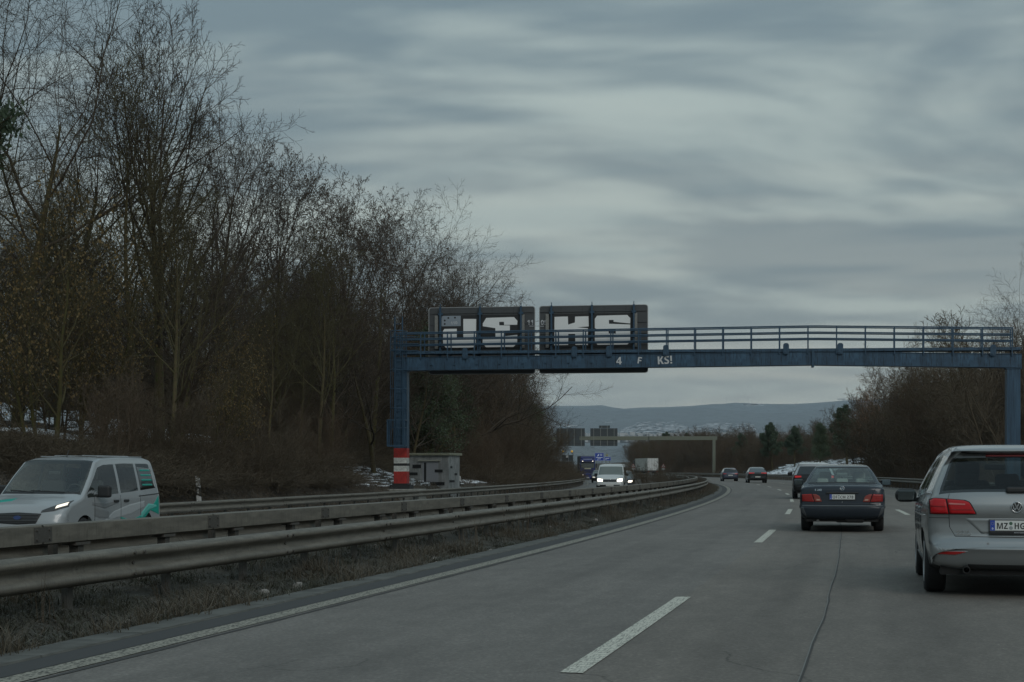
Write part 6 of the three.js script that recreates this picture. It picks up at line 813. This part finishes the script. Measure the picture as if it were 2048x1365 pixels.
// ================================================================ FAR HILLS AND WIND TURBINES
const RIDGES = {};
{
  // each ridge: distance, height profile measured along picture columns, colours of wood, paled for haze, and of snow-covered fields
  const ridge = (name, Z, prof, rough, foot, seed) => {
    const n = 240, x0 = -Z * 0.75, x1 = Z * 0.95, rows = 14, top = (x) => { const px = 1024 + x / Z * FOCAL, y = lineTable(px, prof); return EYE + (941 - y) / FOCAL * Z + (fbm(px * 0.03, 1, 4, seed) - 0.5) * rough + (hash2(px * 2 | 0, 3, seed) - 0.5) * rough * 0.12; };
    RIDGES[name] = { Z, top };
    return grid(n, rows, (i, j) => { const x = lerp(x0, x1, i / n), f = 1 - j / rows; return [x * (1 - (1 - f) * 0.25), lerp(foot, top(x), Math.pow(f, 0.85)) - (j === rows ? 20 : 0) + (j ? (fbm(i * 0.2, j * 0.4, 3, seed + 3) - 0.5) * rough * 1.2 : 0), -Z + (1 - f) * Z * 0.28]; }, (i, j) => [i / n * 12, j / rows * 3]);
  };
  const wood = std(0.165, 0.185, 0.2, 0.95, { map: T.hill }), wood2 = wood;  // frosted woodland; part of the haze is put into this pale bluish colour
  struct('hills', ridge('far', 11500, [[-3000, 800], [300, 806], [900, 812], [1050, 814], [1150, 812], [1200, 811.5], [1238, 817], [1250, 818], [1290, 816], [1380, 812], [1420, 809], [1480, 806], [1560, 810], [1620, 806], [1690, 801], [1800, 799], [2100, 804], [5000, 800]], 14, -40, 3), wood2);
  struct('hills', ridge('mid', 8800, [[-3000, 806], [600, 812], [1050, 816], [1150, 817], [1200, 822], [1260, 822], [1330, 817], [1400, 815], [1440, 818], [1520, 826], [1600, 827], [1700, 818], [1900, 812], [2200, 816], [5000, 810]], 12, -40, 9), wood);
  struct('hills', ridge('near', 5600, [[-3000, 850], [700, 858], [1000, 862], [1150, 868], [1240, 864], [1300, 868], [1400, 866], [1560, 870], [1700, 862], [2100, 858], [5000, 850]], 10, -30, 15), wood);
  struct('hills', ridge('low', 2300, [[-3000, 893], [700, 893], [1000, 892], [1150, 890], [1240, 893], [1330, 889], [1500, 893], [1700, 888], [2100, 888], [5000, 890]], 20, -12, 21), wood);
  // snow-covered vineyards: many irregular strips lying on the slope of the middle ridge
  const snowMat = std(0.5, 0.53, 0.56, 0.9), r = rng(8), Zf = 7000, list = [];
  const field = (px, py, w, h, tilt) => { const s = Zf / FOCAL, pts = []; for (let k = 0; k < 10; k++) { const a = k / 10 * Math.PI * 2, q = 0.75 + 0.5 * r(); pts.push([Math.cos(a) * w / 2 * s * q, Math.sin(a) * h / 2 * s * q]); } const g = plateShape(pts, 6).rotateZ(tilt).rotateX(-0.25); g.translate((px - 1024) * s, EYE + (941 - py) * s, -Zf + (941 - py) * -6); return g; };
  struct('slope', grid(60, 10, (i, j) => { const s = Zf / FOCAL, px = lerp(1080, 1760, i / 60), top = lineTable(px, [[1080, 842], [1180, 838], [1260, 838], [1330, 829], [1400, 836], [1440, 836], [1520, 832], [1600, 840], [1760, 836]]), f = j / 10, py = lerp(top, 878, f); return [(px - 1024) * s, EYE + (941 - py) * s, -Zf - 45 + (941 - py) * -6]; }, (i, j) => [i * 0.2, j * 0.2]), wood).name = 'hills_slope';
  const poly = (px, rows) => rows;
  for (let k = 0; k < 230; k++) { const f = r(), px = lerp(1258, 1402, f), top = lineTable(px, [[1258, 857], [1290, 838], [1335, 833], [1375, 836], [1402, 846]]), py = lerp(top, 861, Math.pow(r(), 0.8)); list.push(field(px, py, 4 + r() * 13, 0.35 + r() * 0.8, -0.06 + r() * 0.12 + (px < 1300 ? 0.25 : 0))); }
  for (let k = 0; k < 200; k++) { const f = r(), px = lerp(1405, 1545, f), top = lineTable(px, [[1405, 852], [1440, 841], [1500, 836], [1545, 842]]), py = lerp(top, 860, Math.pow(r(), 0.8)); list.push(field(px, py, 4 + r() * 13, 0.35 + r() * 0.8, -0.06 + r() * 0.12)); }
  for (let k = 0; k < 12; k++) list.push(field(1118 + r() * 40, 843.5 + r() * 4, 6 + r() * 14, 0.8 + r(), -0.03));
  for (let k = 0; k < 6; k++) list.push(field(1225 + r() * 18, 836.5 + r() * 2, 5 + r() * 8, 0.7, 0));
  for (let k = 0; k < 60; k++) list.push(field(1150 + r() * 420, 862 + r() * 16, 1 + r() * 4, 0.5 + r() * 0.9, 0));
  const fields = obj('snow_fields', list, snowMat); tag(fields, 'snow-covered vineyard strips on the far slope', 'snow', undefined, 'stuff');
  const far = [], fs = 11000; for (const [px, py, n] of [[1475, 816, 7], [1490, 815, 7], [1559, 814, 4], [1655, 806, 7]]) for (let k = 0; k < n; k++) { const s = fs / FOCAL; far.push(plateShape([[-1, 0], [-0.4, 0.5], [0.6, 0.4], [1, 0], [0.3, -0.5], [-0.5, -0.4]].map(([x, y]) => [x * (3 + r() * 5) * s, y * (1 + r()) * s]), 6).translate((px + (r() - 0.5) * 22 - 1024) * s, EYE + (941 - py - r() * 3) * s, -fs + 560)); }
  tag(obj('snow_fields', far, snowMat), 'small snow fields high on the farthest ridge', 'snow', undefined, 'stuff');
  // pale houses of a town at the foot of the hills
  const houses = []; for (let k = 0; k < 420; k++) { const s = 4700 / FOCAL, px = 1150 + r() * 450, py = 868 + r() * 16; const g = box(9 + r() * 10, 5 + r() * 5, 9 + r() * 9, (px - 1024) * s, EYE + (941 - py) * s, -4700 + r() * 50, r() * 3); houses.push(g); }
  tag(obj('distant_town', houses, std(0.42, 0.42, 0.42, 0.9)), 'scattered pale houses of a town at the foot of the hills', 'town', undefined, 'stuff');
  // wind turbines on the skyline
  let first = null; const steel = std(0.6, 0.6, 0.6, 0.6), Rf = RIDGES.far;
  for (const [px, h, a] of [[1210, 140, 0.2], [1318, 130, 0.5], [1331, 150, 1.1], [1336, 120, 0.8], [1352, 150, 0.3], [1368, 120, 0.9], [1393, 140, 1.4], [1405, 150, 0.1], [1453, 140, 0.6], [1476, 140, 1.2], [1496, 150, 0.4]]) {
    const t = first ? dup(first) : thing('wind_turbine', '', 'wind turbine', 'wind turbines on the far ridge'); t.userData.label = 'tiny white wind turbine standing on the far hill ridge';
    if (!first) { first = t; obj('tower', cyl(2.6, 1.5, 110, 8, 0, 55, 0), steel, t); obj('nacelle', rbox(4, 4, 9, 0.8, 0, 111, 0), steel, t); for (let k = 0; k < 3; k++) obj('blade', plateShape([[-1.4, 0], [1.6, 2], [0.3, 52], [-0.3, 52]], 0.8).rotateZ(k * 2.094).translate(0, 111, 5), steel, t); }
    const x = (px - 1024) / FOCAL * Rf.Z; t.position.set(x, Rf.top(x) - 6, -Rf.Z + 20); t.scale.setScalar(h / 320); t.rotation.y = a - 0.7;
  }
}
renderer.render(scene, camera);
